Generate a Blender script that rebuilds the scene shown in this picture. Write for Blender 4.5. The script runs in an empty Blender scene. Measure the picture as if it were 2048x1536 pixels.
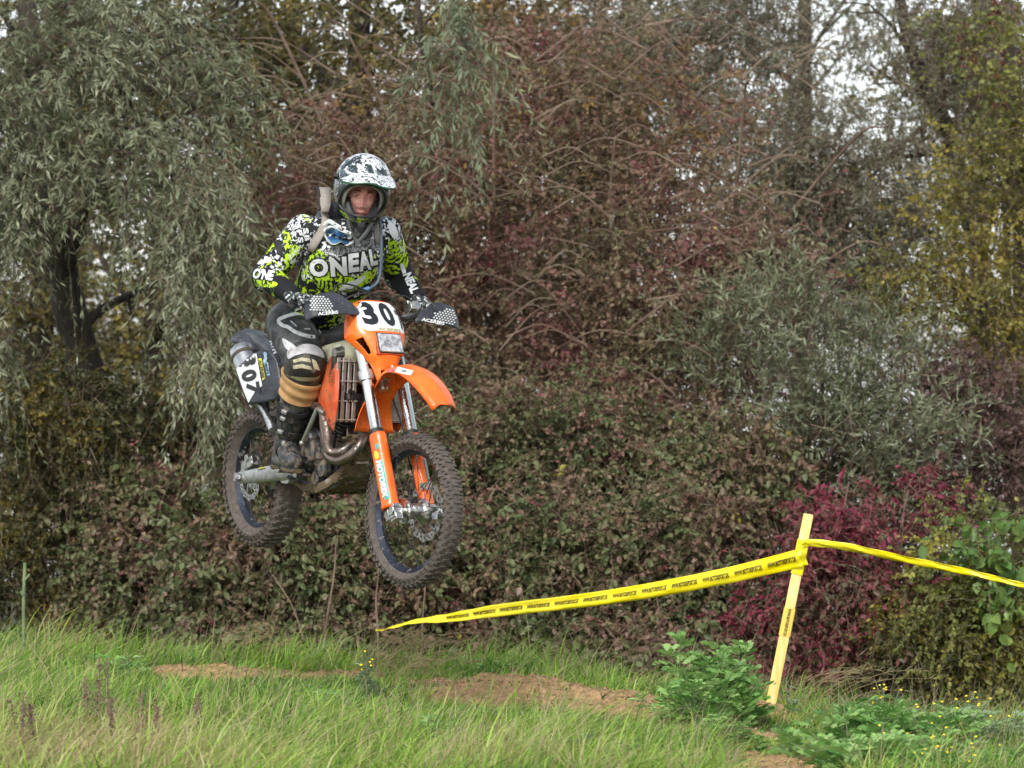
import bpy, bmesh, math, random
import numpy as np
from mathutils import Vector, Matrix, noise
from mathutils.bvhtree import BVHTree
rad = math.radians
scene = bpy.context.scene
COL = scene.collection
random.seed(7)

# ------------------------------------------------------------------ camera
FPX = 7232.0          # focal length in photo pixels (photo 2048 wide)
CH = 1.45             # camera height
cam_d = bpy.data.cameras.new('camera'); cam = bpy.data.objects.new('camera', cam_d); COL.objects.link(cam)
cam_d.sensor_width = 36.0; cam_d.lens = 36.0 * FPX / 2048.0
cam.location = (0, 0, CH); cam.rotation_euler = (rad(90), 0, 0)
cam_d.clip_start = 0.5; cam_d.clip_end = 3000
cam_d.dof.use_dof = True; cam_d.dof.focus_distance = 16.4; cam_d.dof.aperture_fstop = 4.5
scene.camera = cam
scene.render.resolution_x = 1024; scene.render.resolution_y = 768

# ------------------------------------------------------------------ light
SUN_EL, SUN_AZ = 42.0, 198.0      # degrees; azimuth clockwise from +Y (behind the camera, a little left)
w = bpy.data.worlds.new('World'); scene.world = w; w.use_nodes = True
nt = w.node_tree; nt.nodes.clear()
sky = nt.nodes.new('ShaderNodeTexSky'); sky.sky_type = 'NISHITA'; sky.sun_disc = False
sky.sun_elevation = rad(SUN_EL); sky.sun_rotation = rad(SUN_AZ)
sky.air_density = 1.0; sky.dust_density = 1.5; sky.ozone_density = 1.0
hs = nt.nodes.new('ShaderNodeHueSaturation'); hs.inputs['Saturation'].default_value = 0.30
bg = nt.nodes.new('ShaderNodeBackground'); bg.inputs['Strength'].default_value = 0.15
wo = nt.nodes.new('ShaderNodeOutputWorld')
nt.links.new(sky.outputs[0], hs.inputs['Color']); nt.links.new(hs.outputs[0], bg.inputs[0]); nt.links.new(bg.outputs[0], wo.inputs[0])
sd = bpy.data.lights.new('sun', 'SUN'); sd.energy = 1.5; sd.angle = rad(14); sd.color = (1.0, 0.97, 0.92)
sun = bpy.data.objects.new('sun', sd); COL.objects.link(sun)
az = rad(SUN_AZ); el = rad(SUN_EL)
sdir = Vector((math.sin(az) * math.cos(el), math.cos(az) * math.cos(el), math.sin(el)))
sun.rotation_euler = sdir.to_track_quat('Z', 'Y').to_euler(); sun.location = sdir * 40
scene.view_settings.view_transform = 'Standard'; scene.view_settings.look = 'None'
scene.view_settings.gamma = 1.0; scene.view_settings.exposure = 0.75
scene.view_settings.use_curve_mapping = False

# ------------------------------------------------------------------ helpers
def tag(o, label=None, cat=None, group=None, kind=None):
    if label: o['label'] = label
    if cat: o['category'] = cat
    if group: o['group'] = group
    if kind: o['kind'] = kind
    return o
def empty(name, M=None, label=None, cat=None, group=None):
    o = bpy.data.objects.new(name, None); COL.objects.link(o); o.empty_display_size = .1
    if M is not None: o.matrix_world = M
    return tag(o, label, cat, group)

class MB:
    def __init__(s): s.v = []; s.f = []; s.m = []
    def add(s, vs, fs, mi=0):
        n = len(s.v); s.v += [tuple(v) for v in vs]; s.f += [tuple(i + n for i in f) for f in fs]; s.m += [mi] * len(fs); return s
    def box(s, c, size, R=None, mi=0):
        c = Vector(c); vs = []
        for sx in (-.5, .5):
            for sy in (-.5, .5):
                for sz in (-.5, .5):
                    p = Vector((sx * size[0], sy * size[1], sz * size[2]))
                    vs.append(c + (R @ p if R else p))
        return s.add(vs, [(0, 1, 3, 2), (4, 6, 7, 5), (0, 4, 5, 1), (2, 3, 7, 6), (0, 2, 6, 4), (1, 5, 7, 3)], mi)
    def loft(s, secs, seg=20, p=1.0, cap=True, mi=0):
        """secs: (center, axis a, axis b) ; closed rings, superellipse power p"""
        vs = []; fs = []
        for c, a, b in secs:
            c = Vector(c); a = Vector(a); b = Vector(b)
            for k in range(seg):
                t = 2 * math.pi * k / seg; ct, st = math.cos(t), math.sin(t)
                vs.append(c + a * math.copysign(abs(ct) ** p, ct) + b * math.copysign(abs(st) ** p, st))
        for i in range(len(secs) - 1):
            for k in range(seg):
                k2 = (k + 1) % seg
                fs.append((i * seg + k, i * seg + k2, (i + 1) * seg + k2, (i + 1) * seg + k))
        if cap:
            n = len(vs); vs += [Vector(secs[0][0]), Vector(secs[-1][0])]; l = (len(secs) - 1) * seg
            for k in range(seg):
                k2 = (k + 1) % seg; fs.append((n, k2, k)); fs.append((n + 1, l + k, l + k2))
        return s.add(vs, fs, mi)
    def tube(s, path, r, seg=12, cap=True, mi=0, flat=1.0, up=None):
        path = [Vector(q) for q in path]; n = len(path)
        if not hasattr(r, '__len__'): r = [r] * n
        t0 = (path[1] - path[0]).normalized()
        a = Vector(up) if up is not None else (Vector((0, 0, 1)) if abs(t0.z) < .9 else Vector((1, 0, 0)))
        secs = []
        for i in range(n):
            t = (path[min(i + 1, n - 1)] - path[max(i - 1, 0)]).normalized()
            a = (a - t * a.dot(t)).normalized(); b = t.cross(a)
            secs.append((path[i], a * r[i], b * r[i] * flat))
        return s.loft(secs, seg, 1.0, cap, mi)
    def capsule(s, p, q, r1, r2, seg=20):
        p, q = Vector(p), Vector(q); t = (q - p).normalized(); path = []; rr = []
        for k in range(6):
            a = math.pi / 2 * k / 6; path.append(p - t * r1 * math.cos(a)); rr.append(max(r1 * math.sin(a), r1 * .05))
        for k in range(5): path.append(p.lerp(q, k / 4)); rr.append(r1 + (r2 - r1) * k / 4)
        for k in range(5, -1, -1):
            a = math.pi / 2 * k / 6; path.append(q + t * r2 * math.cos(a)); rr.append(max(r2 * math.sin(a), r2 * .05))
        return s.tube(path, rr, seg)
    def lathe(s, prof, o, ax, seg=48, mi=0, closed=False):
        """prof: (radius, height along axis)"""
        o = Vector(o); ax = Vector(ax).normalized(); e = ax.orthogonal().normalized(); g = ax.cross(e)
        vs = []; fs = []; n = len(prof)
        for k in range(seg):
            t = 2 * math.pi * k / seg; d = e * math.cos(t) + g * math.sin(t)
            for r, h in prof: vs.append(o + d * r + ax * h)
        for k in range(seg):
            k2 = (k + 1) % seg
            for i in range(n if closed else n - 1):
                j = (i + 1) % n; fs.append((k * n + i, k * n + j, k2 * n + j, k2 * n + i))
        return s.add(vs, fs, mi)
    def cyl(s, p, q, r, seg=20, r2=None):
        p, q = Vector(p), Vector(q); L = (q - p).length; r2 = r if r2 is None else r2
        return s.lathe([(0.0001, 0), (r * .92, 0), (r, L * .04), (r2, L * .96), (r2 * .92, L), (0.0001, L)], p, q - p, seg)
    def prism(s, pts, off, mi=0):
        pts = [Vector(p) for p in pts]; off = Vector(off); n = len(pts)
        vs = [p - off * .5 for p in pts] + [p + off * .5 for p in pts]
        fs = [tuple(range(n - 1, -1, -1)), tuple(range(n, 2 * n))] + [(i, (i + 1) % n, n + (i + 1) % n, n + i) for i in range(n)]
        return s.add(vs, fs, mi)
    def sphere(s, c, r, seg=16, rings=10, R=None):
        c = Vector(c); r = Vector(r) if hasattr(r, '__len__') else Vector((r, r, r)); secs = []
        R = R or Matrix.Identity(3)
        for i in range(1, rings):
            a = math.pi * i / rings
            secs.append((c + R @ Vector((0, 0, -r.z * math.cos(a))), R @ Vector((r.x * math.sin(a), 0, 0)), R @ Vector((0, r.y * math.sin(a), 0))))
        return s.loft(secs, seg)
    def map(s, fn): s.v = [tuple(fn(v)) for v in s.v]; return s
    def build(s, name, mats, parent=None, smooth=True, ang=38, bevel=0, solid=0, sub=0, label=None):
        me = bpy.data.meshes.new(name); me.from_pydata([tuple(v) for v in s.v], [], s.f)
        if not isinstance(mats, (list, tuple)): mats = [mats]
        for m in mats: me.materials.append(m)
        if len(mats) > 1: me.polygons.foreach_set('material_index', s.m)
        me.update()
        bm = bmesh.new(); bm.from_mesh(me); bmesh.ops.recalc_face_normals(bm, faces=bm.faces); bm.to_mesh(me); bm.free()
        if smooth: me.shade_smooth(); me.set_sharp_from_angle(angle=rad(ang))
        o = bpy.data.objects.new(name, me); COL.objects.link(o)
        if parent: o.parent = parent
        if solid:
            q = o.modifiers.new('thick', 'SOLIDIFY'); q.thickness = solid; q.offset = 0
        if bevel:
            q = o.modifiers.new('bevel', 'BEVEL'); q.width = bevel; q.segments = 2; q.limit_method = 'ANGLE'; q.angle_limit = rad(35)
        if sub:
            q = o.modifiers.new('sub', 'SUBSURF'); q.levels = sub; q.render_levels = sub
        if label: o['label'] = label
        return o
def cr(pts, n=6):
    """Catmull-Rom through pts"""
    P = [Vector(p) for p in pts]; P = [P[0] * 2 - P[1]] + P + [P[-1] * 2 - P[-2]]; out = []
    for i in range(1, len(P) - 2):
        for k in range(n):
            t = k / n; a, b, c, d = P[i - 1:i + 3]
            out.append(.5 * ((2 * b) + (c - a) * t + (2 * a - 5 * b + 4 * c - d) * t * t + (3 * b - a - 3 * c + d) * t ** 3))
    out.append(P[-2]); return out
def lerp(a, b, t): return a + (b - a) * t
def interp(x, xs, ys):
    return float(np.interp(x, xs, ys))

# ------------------------------------------------------------------ materials
MUD = (.105, .075, .048, 1)
def c4(c): return (c[0], c[1], c[2], 1)
def mat(name, c, rough=.6, metal=0, c2=None, ns=20, lo=.42, hi=.6, bump=0, bs=60, coat=0, mud=0, ms=14, spec=.5, mudc=MUD, stretch=None):
    m = bpy.data.materials.new(name); m.use_nodes = True; t = m.node_tree; N = t.nodes; L = t.links
    b = N['Principled BSDF']; b.inputs['Roughness'].default_value = rough; b.inputs['Metallic'].default_value = metal
    b.inputs['Specular IOR Level'].default_value = spec
    if coat: b.inputs['Coat Weight'].default_value = coat; b.inputs['Coat Roughness'].default_value = .15
    tc = N.new('ShaderNodeTexCoord'); vec = tc.outputs['Object']
    if stretch:
        mp = N.new('ShaderNodeMapping'); mp.inputs['Scale'].default_value = stretch; L.new(vec, mp.inputs[0]); vec = mp.outputs[0]
    def noi(s, d=4, r=.6):
        q = N.new('ShaderNodeTexNoise'); q.inputs['Scale'].default_value = s; q.inputs['Detail'].default_value = d
        q.inputs['Roughness'].default_value = r; L.new(vec, q.inputs['Vector']); return q.outputs['Fac']
    def ramp(src, a, e):
        q = N.new('ShaderNodeMapRange'); q.inputs['From Min'].default_value = a; q.inputs['From Max'].default_value = e
        L.new(src, q.inputs['Value']); return q.outputs[0]
    def mix(f, a, e):
        q = N.new('ShaderNodeMix'); q.data_type = 'RGBA'
        L.new(f, q.inputs[0])
        for i, s in ((6, a), (7, e)):
            if isinstance(s, tuple): q.inputs[i].default_value = s
            else: L.new(s, q.inputs[i])
        return q.outputs[2]
    col = c4(c)
    if c2: col = mix(ramp(noi(ns), lo, hi), c4(c), c4(c2))
    if mud:
        f = ramp(noi(ms, 8, .68), .68 - mud * .42, .74 - mud * .38)
        col = mix(f, col, mudc)
        q = N.new('ShaderNodeMapRange'); q.inputs['To Min'].default_value = rough; q.inputs['To Max'].default_value = .9
        L.new(f, q.inputs['Value']); L.new(q.outputs[0], b.inputs['Roughness'])
        if metal:
            q = N.new('ShaderNodeMapRange'); q.inputs['To Min'].default_value = metal; q.inputs['To Max'].default_value = 0
            L.new(f, q.inputs['Value']); L.new(q.outputs[0], b.inputs['Metallic'])
    if isinstance(col, tuple): b.inputs['Base Color'].default_value = col
    else: L.new(col, b.inputs['Base Color'])
    if bump or mud:
        q = N.new('ShaderNodeBump'); q.inputs['Strength'].default_value = bump or .35; q.inputs['Distance'].default_value = .004
        L.new(noi(bs, 6), q.inputs['Height']); L.new(q.outputs[0], b.inputs['Normal'])
    return m
def leafmat(name, stops, rough=.5, trans=.3, attr='tint'):
    m = bpy.data.materials.new(name); m.use_nodes = True; t = m.node_tree; N = t.nodes; L = t.links
    b = N['Principled BSDF']; b.inputs['Roughness'].default_value = rough; b.inputs['Specular IOR Level'].default_value = .4
    a = N.new('ShaderNodeAttribute'); a.attribute_name = attr
    r = N.new('ShaderNodeValToRGB'); L.new(a.outputs['Fac'], r.inputs[0]); e = r.color_ramp.elements
    while len(e) > 1: e.remove(e[-1])
    e[0].position = 0; e[0].color = c4(stops[0][1])
    for p, c in stops[1:]: q = e.new(p); q.color = c4(c)
    tr = N.new('ShaderNodeBsdfTranslucent'); mx = N.new('ShaderNodeMixShader'); mx.inputs[0].default_value = trans
    L.new(r.outputs[0], b.inputs['Base Color']); L.new(r.outputs[0], tr.inputs['Color'])
    L.new(b.outputs[0], mx.inputs[1]); L.new(tr.outputs[0], mx.inputs[2]); L.new(mx.outputs[0], N['Material Output'].inputs[0])
    return m
def npmesh(name, V, F, m, parent=None, tint=None, smooth=False):
    """V (n,3), F (k,q) all faces with q corners"""
    me = bpy.data.meshes.new(name); V = np.asarray(V, np.float32); F = np.asarray(F, np.int32); k, q = F.shape
    me.vertices.add(len(V)); me.vertices.foreach_set('co', V.ravel())
    me.loops.add(k * q); me.loops.foreach_set('vertex_index', F.ravel())
    me.polygons.add(k); me.polygons.foreach_set('loop_start', np.arange(0, k * q, q, dtype=np.int32))
    me.polygons.foreach_set('loop_total', np.full(k, q, np.int32))
    if tint is not None:
        a = me.attributes.new('tint', 'FLOAT', 'FACE'); a.data.foreach_set('value', np.asarray(tint, np.float32))
    me.update(calc_edges=True); me.materials.append(m)
    if smooth: me.shade_smooth()
    o = bpy.data.objects.new(name, me); COL.objects.link(o)
    if parent: o.parent = parent
    return o
def WP(px, py, Y):
    """point seen at photo pixel (px,py) at distance Y"""
    return Vector(((px - 1024) / FPX * Y, Y, CH - (py - 768) / FPX * Y))
# ------------------------------------------------------------------ terrain
rs = np.random.RandomState(11)
def nz(x, y, s, k=0):
    return (np.sin(x * s * 1.7 + k + 1.3 * np.sin(y * s * 1.1 + k)) + np.sin(y * s * 2.1 + k * 2.3 + 1.1 * np.sin(x * s * 1.4 - k)) +
            .6 * np.sin(x * s * 3.9 + y * s * 2.7 + k * .7)) / 2.6
DIRT = [(-.95, 18.2, .45, .38), (-1.5, 18.25, .45, .45), (.08, 17.15, .56, .52), (.55, 17.05, .40, .55), (1.27, 17.6, .24, .30), (1.12, 14.6, .26, 1.1), (1.02, 13.5, .22, .6), (1.05, 16.6, .30, .35), (1.28, 17.9, .16, .35), (-.25, 17.5, .3, .25)]
def dirt(x, y):
    d = np.zeros_like(x)
    for cx, cy, rx, ry in DIRT:
        q = ((x - cx) / rx) ** 2 + ((y - cy) / ry) ** 2
        d = np.maximum(d, np.clip(1.4 - q + .35 * nz(x, y, 5, 2), 0, 1))
    return d
def gz(x, y):
    x = np.asarray(x, float); y = np.asarray(y, float)
    crest = np.interp(x, [-4, -2.7, -1.2, 0, .8, 1.5, 2.7, 5], [.02, -.01, -.05, -.09, -.22, -.31, -.46, -.52])
    t = np.clip((y - 13) / 6, 0, 1)
    z = (.03 - .05 * np.clip(x - .2, 0, 3)) * (1 - t) + crest * t
    z = z - .32 * np.clip(y - 19.2, 0, 3.4)
    z = z + .025 * nz(x, y, 1.6) + .012 * nz(x, y, 5, 1)
    z = z + .10 * np.exp(-(((x - .2) / 1.0) ** 2 + ((y - 17.45) / .42) ** 2)) + .10 * np.exp(-(((x - 1.29) / .13) ** 2 + ((y - 17.85) / .22) ** 2)) +   .05 * np.exp(-(((x + 1.0) / .9) ** 2 + ((y - 18.5) / .30) ** 2)) 
    z = z + .014 * dirt(x, y) * (nz(x, y, 14, 5) + nz(x, y, 33, 8))
    return z
def ground():
    xs = np.concatenate([np.linspace(-900, -8, 14), np.linspace(-6, -3.6, 13), np.linspace(-3.5, 3.5, 281), np.linspace(3.6, 6, 13), np.linspace(8, 900, 14)])
    ys = np.concatenate([[-40, -10, 0, 6, 10], np.linspace(11, 12.4, 10), np.linspace(12.5, 20, 301), np.linspace(20.2, 26, 30), [30, 36, 44]])
    X, Y = np.meshgrid(xs, ys); Z = gz(np.clip(X, -6, 6), Y)
    V = np.stack([X, Y, Z], -1).reshape(-1, 3); nx = len(xs); ny = len(ys)
    i = np.arange(nx * ny).reshape(ny, nx)
    F = np.stack([i[:-1, :-1], i[:-1, 1:], i[1:, 1:], i[1:, :-1]], -1).reshape(-1, 4)
    m = bpy.data.materials.new('soil'); m.use_nodes = True; t = m.node_tree; N = t.nodes; L = t.links; b = N['Principled BSDF']
    b.inputs['Roughness'].default_value = .95
    a = N.new('ShaderNodeAttribute'); a.attribute_name = 'dirt'
    tc = N.new('ShaderNodeTexCoord'); n1 = N.new('ShaderNodeTexNoise'); n1.inputs['Scale'].default_value = 22; n1.inputs['Detail'].default_value = 8
    n1.inputs['Roughness'].default_value = .7; L.new(tc.outputs['Object'], n1.inputs['Vector'])
    r1 = N.new('ShaderNodeValToRGB'); L.new(n1.outputs['Fac'], r1.inputs[0])
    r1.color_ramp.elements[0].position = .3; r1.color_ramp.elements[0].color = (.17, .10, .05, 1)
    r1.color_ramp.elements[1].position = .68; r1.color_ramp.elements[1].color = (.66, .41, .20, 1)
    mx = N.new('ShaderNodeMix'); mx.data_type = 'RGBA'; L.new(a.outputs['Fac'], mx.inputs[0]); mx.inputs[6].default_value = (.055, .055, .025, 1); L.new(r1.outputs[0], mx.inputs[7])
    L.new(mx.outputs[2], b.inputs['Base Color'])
    bp_ = N.new('ShaderNodeBump'); bp_.inputs['Strength'].default_value = .9; bp_.inputs['Distance'].default_value = .03; L.new(n1.outputs['Fac'], bp_.inputs['Height']); L.new(bp_.outputs[0], b.inputs['Normal'])
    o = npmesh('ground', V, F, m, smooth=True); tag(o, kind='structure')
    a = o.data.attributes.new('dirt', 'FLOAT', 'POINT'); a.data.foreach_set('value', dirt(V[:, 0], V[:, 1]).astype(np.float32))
ground()
# a lake beyond the trees, down to the horizon
wm = mat('lake', (.05, .07, .07), rough=.12, spec=1.0, bump=.3, bs=3)
lake = MB().add([(-1500, 43, -1.45), (1500, 43, -1.45), (1500, 2500, -1.45), (-1500, 2500, -1.45)], [(0, 1, 2, 3)]).build('water', wm, smooth=False)
tag(lake, kind='structure')

# clods and crumbs of dug earth (uncountable)
def clods():
    mb = MB(); r = random.Random(3); n = 0
    while n < 1900:
        cx, cy, rx, ry = r.choice(DIRT); x = cx + rx * r.uniform(-1, 1); y = cy + ry * r.uniform(-1, 1)
        if float(dirt(np.array([x]), np.array([y]))[0]) < .5: continue
        s = r.uniform(.003, .011) * (1.6 if r.random() < .08 else 1)
        z = float(gz(x, y)) + s * .3
        vs = [(x + s * q[0] * r.uniform(.6, 1.3), y + s * q[1] * r.uniform(.6, 1.3), z + s * q[2] * r.uniform(.5, 1)) for q in ((1, 0, 0), (0, 1, 0), (-1, 0, 0), (0, -1, 0), (0, 0, 1), (0, 0, -1))]
        mb.add(vs, [(0, 1, 4), (1, 2, 4), (2, 3, 4), (3, 0, 4), (1, 0, 5), (2, 1, 5), (3, 2, 5), (0, 3, 5)]); n += 1
    tag(mb.build('soil_clods', mat('clod', (.38, .25, .14), .95, c2=(.20, .12, .065), ns=9), smooth=False),
        'loose crumbs of orange brown earth scattered over the bare patches in the grass', 'soil', kind='stuff')
clods()

# ------------------------------------------------------------------ grass
def blades(name, n, seed, xr, yr, h, wd, m, lean=.6, dens=None, hfun=None, tintf=None, label=None, K=5):
    r = np.random.RandomState(seed)
    x = r.uniform(xr[0], xr[1], n); y = r.uniform(yr[0], yr[1], n)
    # clumping
    nc = n // 22; ci = r.randint(0, nc, n); cx = r.uniform(xr[0], xr[1], nc)[ci]; cy = r.uniform(yr[0], yr[1], nc)[ci]
    cl = r.rand(n) < .7
    x = np.where(cl, cx + r.randn(n) * .028, x); y = np.where(cl, cy + r.randn(n) * .032, y); ox = np.where(cl, x - cx, 0); oy = np.where(cl, y - cy, 0)
    keep = r.rand(n) < (1 - .86 * dirt(x, y)) * (dens(x, y) if dens else 1)
    x, y, ci, ox, oy = x[keep], y[keep], ci[keep], ox[keep], oy[keep]; n = len(x)
    hh = h * r.uniform(.35, 1.25, n) * (.55 + .95 * np.random.RandomState(seed + 3).rand(nc)[ci] ** 1.6) * (1 + .45 * nz(x, y, 3.1, 7)) * (1 - .5 * dirt(x, y))
    if hfun: hh *= hfun(x, y)
    a = r.uniform(0, 2 * np.pi, n); bx = np.cos(a) * lean * .55 + .42 * lean + ox * 16; by = np.sin(a) * lean * .55 - .05 + oy * 12
    bend = r.uniform(.4, 1.9, n)
    z0 = gz(x, y) - .01
    wa = a + np.pi / 2 + r.randn(n) * .5; wx, wy = np.cos(wa) * wd, np.sin(wa) * wd
    s = np.linspace(0, 1, K)
    px = x[:, None] + hh[:, None] * bx[:, None] * (s[None] ** 1.6) * bend[:, None]
    py = y[:, None] + hh[:, None] * by[:, None] * (s[None] ** 1.6) * bend[:, None]
    pz = z0[:, None] + hh[:, None] * (s[None] - .42 * bend[:, None] * lean * s[None] ** 2.4)
    pz = np.maximum(pz, (z0 + .004)[:, None])
    tp = np.clip(1 - s ** 2.2, .08, 1)[None] * r.uniform(.6, 1.3, n)[:, None]
    A = np.stack([px - wx[:, None] * tp, py - wy[:, None] * tp, pz], -1); B = np.stack([px + wx[:, None] * tp, py + wy[:, None] * tp, pz], -1)
    V = np.stack([A, B], 2).reshape(-1, 3)     # n,K,2
    base = (np.arange(n) * K * 2)[:, None] + (np.arange(K - 1) * 2)[None]
    F = np.stack([base, base + 1, base + 3, base + 2], -1).reshape(-1, 4)
    ct = np.random.RandomState(seed + 1).rand(nc)[ci]
    t = .40 * r.rand(n) + .40 * ct + .36 * (nz(x, y, 2.1, 3) * .5 + .5) - .06
    if tintf is not None: t = t + tintf(x, y)
    t = np.clip(t, 0, 1)
    return npmesh(name, V, F, m, tint=np.repeat(t, K - 1), smooth=True)
g_st = [(0, (.026, .070, .016)), (.18, (.075, .175, .026)), (.40, (.21, .41, .045)), (.58, (.38, .54, .085)), (.76, (.50, .49, .20)), (.90, (.50, .38, .21)), (1, (.36, .25, .15))]
gm = leafmat('grass_blade', g_st, rough=.42, trans=.35)
def left_brown(x, y):
    return .42 * np.exp(-((x + 1.6) / .7) ** 2 - ((y - 13.4) / 1.3) ** 2) + .22 * np.exp(-((x - .3) / .5) ** 2 - ((y - 13.3) / .6) ** 2) + .15 * np.exp(-((x + .2) / .3) ** 2 - ((y - 13.4) / .6) ** 2) - .12
def hf(x, y):
    d = 1 - .84 * np.exp(-(((x - .25) / 1.1) ** 2 + ((y - 16.1) / .85) ** 4)) - .80 * np.exp(-(((x + 1.1) / .9) ** 2 + ((y - 17.55) / .65) ** 4)) - .6 * np.exp(-(((x - 1.22) / .26) ** 4 + ((y - 16.9) / 1.0) ** 4)) - .55 * np.exp(-(((x - 1.05) / .24) ** 4 + ((y - 13.8) / 1.3) ** 4))
    d = d - .4 * np.exp(-(((x - 1.2) / .35) ** 2 + ((y - 14.2) / .9) ** 2))
    return np.clip(d, .2, 1.4) * (1 + .35 * np.clip((-x - 2.2), 0, .8) * np.clip(y - 17, 0, 1))
grass = blades('grass', 150000, 5, (-3.2, 3.2), (12.4, 20.1), .175, .0031, gm, .8, hfun=hf, tintf=left_brown)
tag(grass, 'long windblown green grass covering the bank under the jumping motorcycle', 'grass', kind='stuff')
under = blades('ground_cover', 110000, 9, (-3.2, 3.2), (12.4, 20.6), .07, .003, gm, .9, tintf=lambda x, y: left_brown(x, y) - .1, K=3)
tag(under, 'short dense undergrowth of low green blades between the long grass', 'ground cover', kind='stuff')
straw = leafmat('dry_straw', [(0, (.30, .24, .12)), (.5, (.45, .38, .22)), (1, (.30, .20, .12))], rough=.6, trans=.2)
dry = blades('dry_grass', 22000, 21, (-3.1, 3.1), (12.6, 19.6), .25, .0014, straw, .7, hfun=hf)
tag(dry, 'thin straw coloured dead stalks mixed through the green grass', 'dry grass', kind='stuff')
# ------------------------------------------------------------------ trees and shrubs
bark = mat('bark', (.055, .042, .030), .9, c2=(.11, .09, .065), ns=9, bump=.8, bs=35, stretch=(6, 6, 1))
barkd = mat('dark_bark', (.028, .022, .017), .95, c2=(.06, .05, .035), ns=7, bump=.9, bs=30, stretch=(6, 6, 1))
twigm = mat('twig', (.22, .165, .115), .8, c2=(.12, .07, .05), ns=3)
def foliage(parent, blobs, ntw, tlen, nleaf, L, W, lm, seed, droop=.4, outw=.7, rnd=.6, up=.1, origin=None, leafdroop=.2, shape=6, nup=.5,
            tw=.0022, K=5, front=.7, shell=.45, cluster=1.0, tshift=0, side=.9, lump=.3, dirv=(0, 0, 0), ydir=1.0, crown='crown', tips=0):
    r = np.random.RandomState(seed); B = np.array(blobs, float)
    wt = B[:, 6] if B.shape[1] > 6 else B[:, 3] * B[:, 5]; bi = r.choice(len(B), ntw, p=wt / wt.sum())
    d = r.randn(ntw, 3); d /= np.linalg.norm(d, axis=1)[:, None]
    fl = (d[:, 1] > 0) & (r.rand(ntw) < front); d[fl, 1] *= -1
    q = r.rand(ntw) ** shell
    lum = 1 + lump * np.sin(d[:, 0] * 7 + seed) * np.sin(d[:, 2] * 6 + seed * 1.7)
    p = B[bi, :3] + d * B[bi, 3:6] * (q * lum)[:, None]
    og = np.array(origin) if origin is not None else B[:, :3].mean(0)
    o = p - og; o /= np.linalg.norm(o, axis=1)[:, None] + 1e-6
    dr = o * outw + r.randn(ntw, 3) * rnd * np.array([1, ydir, 1]) + np.array([0, 0, up]) + np.array(dirv); dr /= np.linalg.norm(dr, axis=1)[:, None]
    ln = tlen * r.uniform(.55, 1.3, ntw); g = np.array([0, 0, -1.0]); dp = droop * r.uniform(.4, 1.5, ntw)
    sag = (r.randn(ntw, 3) * .18 * ln[:, None])
    def pos(s): # s (...)-> (ntw,S,3)
        s = s[..., None]; return p[:, None] + dr[:, None] * s * ln[:, None, None] + g * (s ** 2) * (dp * ln)[:, None, None] + sag[:, None] * (s * s)
    def tan(s):
        s = s[..., None]; t = dr[:, None] * np.ones_like(s) + g * 2 * s * dp[:, None, None]; return t / np.linalg.norm(t, axis=2)[..., None]
    # twigs, three sided tapering tubes
    s = np.tile(np.linspace(-.25, 1, K), (ntw, 1)); C = pos(s); T = tan(s); u = np.cross(T, np.array([.3, .9, .2])); u /= np.linalg.norm(u, axis=2)[..., None] + 1e-9; v = np.cross(T, u)
    rr = (tw * (1.25 - np.linspace(0, 1, K)))[None, :, None]
    ring = np.stack([C + rr * (u * math.cos(a) + v * math.sin(a)) for a in (0, 2.09, 4.19)], 2).reshape(-1, 3)
    b0 = (np.arange(ntw) * K * 3)[:, None, None] + (np.arange(K - 1) * 3)[None, :, None]; k = np.arange(3)[None, None]; k2 = (k + 1) % 3
    F = np.stack([b0 + k, b0 + k2, b0 + 3 + k2, b0 + 3 + k], -1).reshape(-1, 4)
    npmesh('twigs', ring, F, twigm, parent)
    # leaves
    n = nleaf; s = (np.arange(n) + .5) / n * (1 - tips) + tips; s = .05 + .97 * s[None] + r.randn(ntw, n) * .03
    P = pos(s); T = tan(s)
    sd = np.cross(T, r.randn(ntw, 1, 3) + .4 * r.randn(ntw, n, 3)); sd /= np.linalg.norm(sd, axis=2)[..., None] + 1e-9
    sd *= np.where(np.arange(n) % 2, 1, -1)[None, :, None]
    D = T * .65 + sd * side + r.randn(ntw, n, 3) * .25 + g * leafdroop; D /= np.linalg.norm(D, axis=2)[..., None]
    Nn = r.randn(ntw, n, 3) * .7 + np.array([0, -.25, nup]); Nn -= D * (Nn * D).sum(2)[..., None]; Nn /= np.linalg.norm(Nn, axis=2)[..., None] + 1e-9
    Wd = np.cross(D, Nn); l = (L * r.uniform(.35, 1.25, (ntw, n)))[..., None]; wv = l * (W / L) * .5
    P = P.reshape(-1, 3); D = (D * l).reshape(-1, 3); Wd = (Wd * wv).reshape(-1, 3); Nn = (Nn * wv).reshape(-1, 3)
    M = len(P)
    if shape == 4:
        V = np.stack([P, P + D * .45 + Wd + Nn * .35, P + D, P + D * .45 - Wd + Nn * .35], 1).reshape(-1, 3)
        F = (np.arange(M) * 4)[:, None] + np.arange(4)[None]; per = 1
    else:
        V = np.stack([P, P + D * .22 + Wd * .85 + Nn * .3, P + D * .62 + Wd * .8 + Nn * .35, P + D - Nn * .25, P + D * .62 - Wd * .8 + Nn * .35, P + D * .22 - Wd * .85 + Nn * .3], 1).reshape(-1, 3)
        b = (np.arange(M) * 6)[:, None]; F = np.concatenate([b + np.array([[0, 1, 2, 3]]), b + np.array([[0, 3, 4, 5]])], 1).reshape(-1, 4); per = 2
    cl = .5 + .5 * np.sin(P[:, 0] * 5.1 + seed + 2 * np.sin(P[:, 2] * 3.3 + seed)) * np.sin(P[:, 2] * 4.7 + P[:, 1] * 3 + seed * 2.1)
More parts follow.
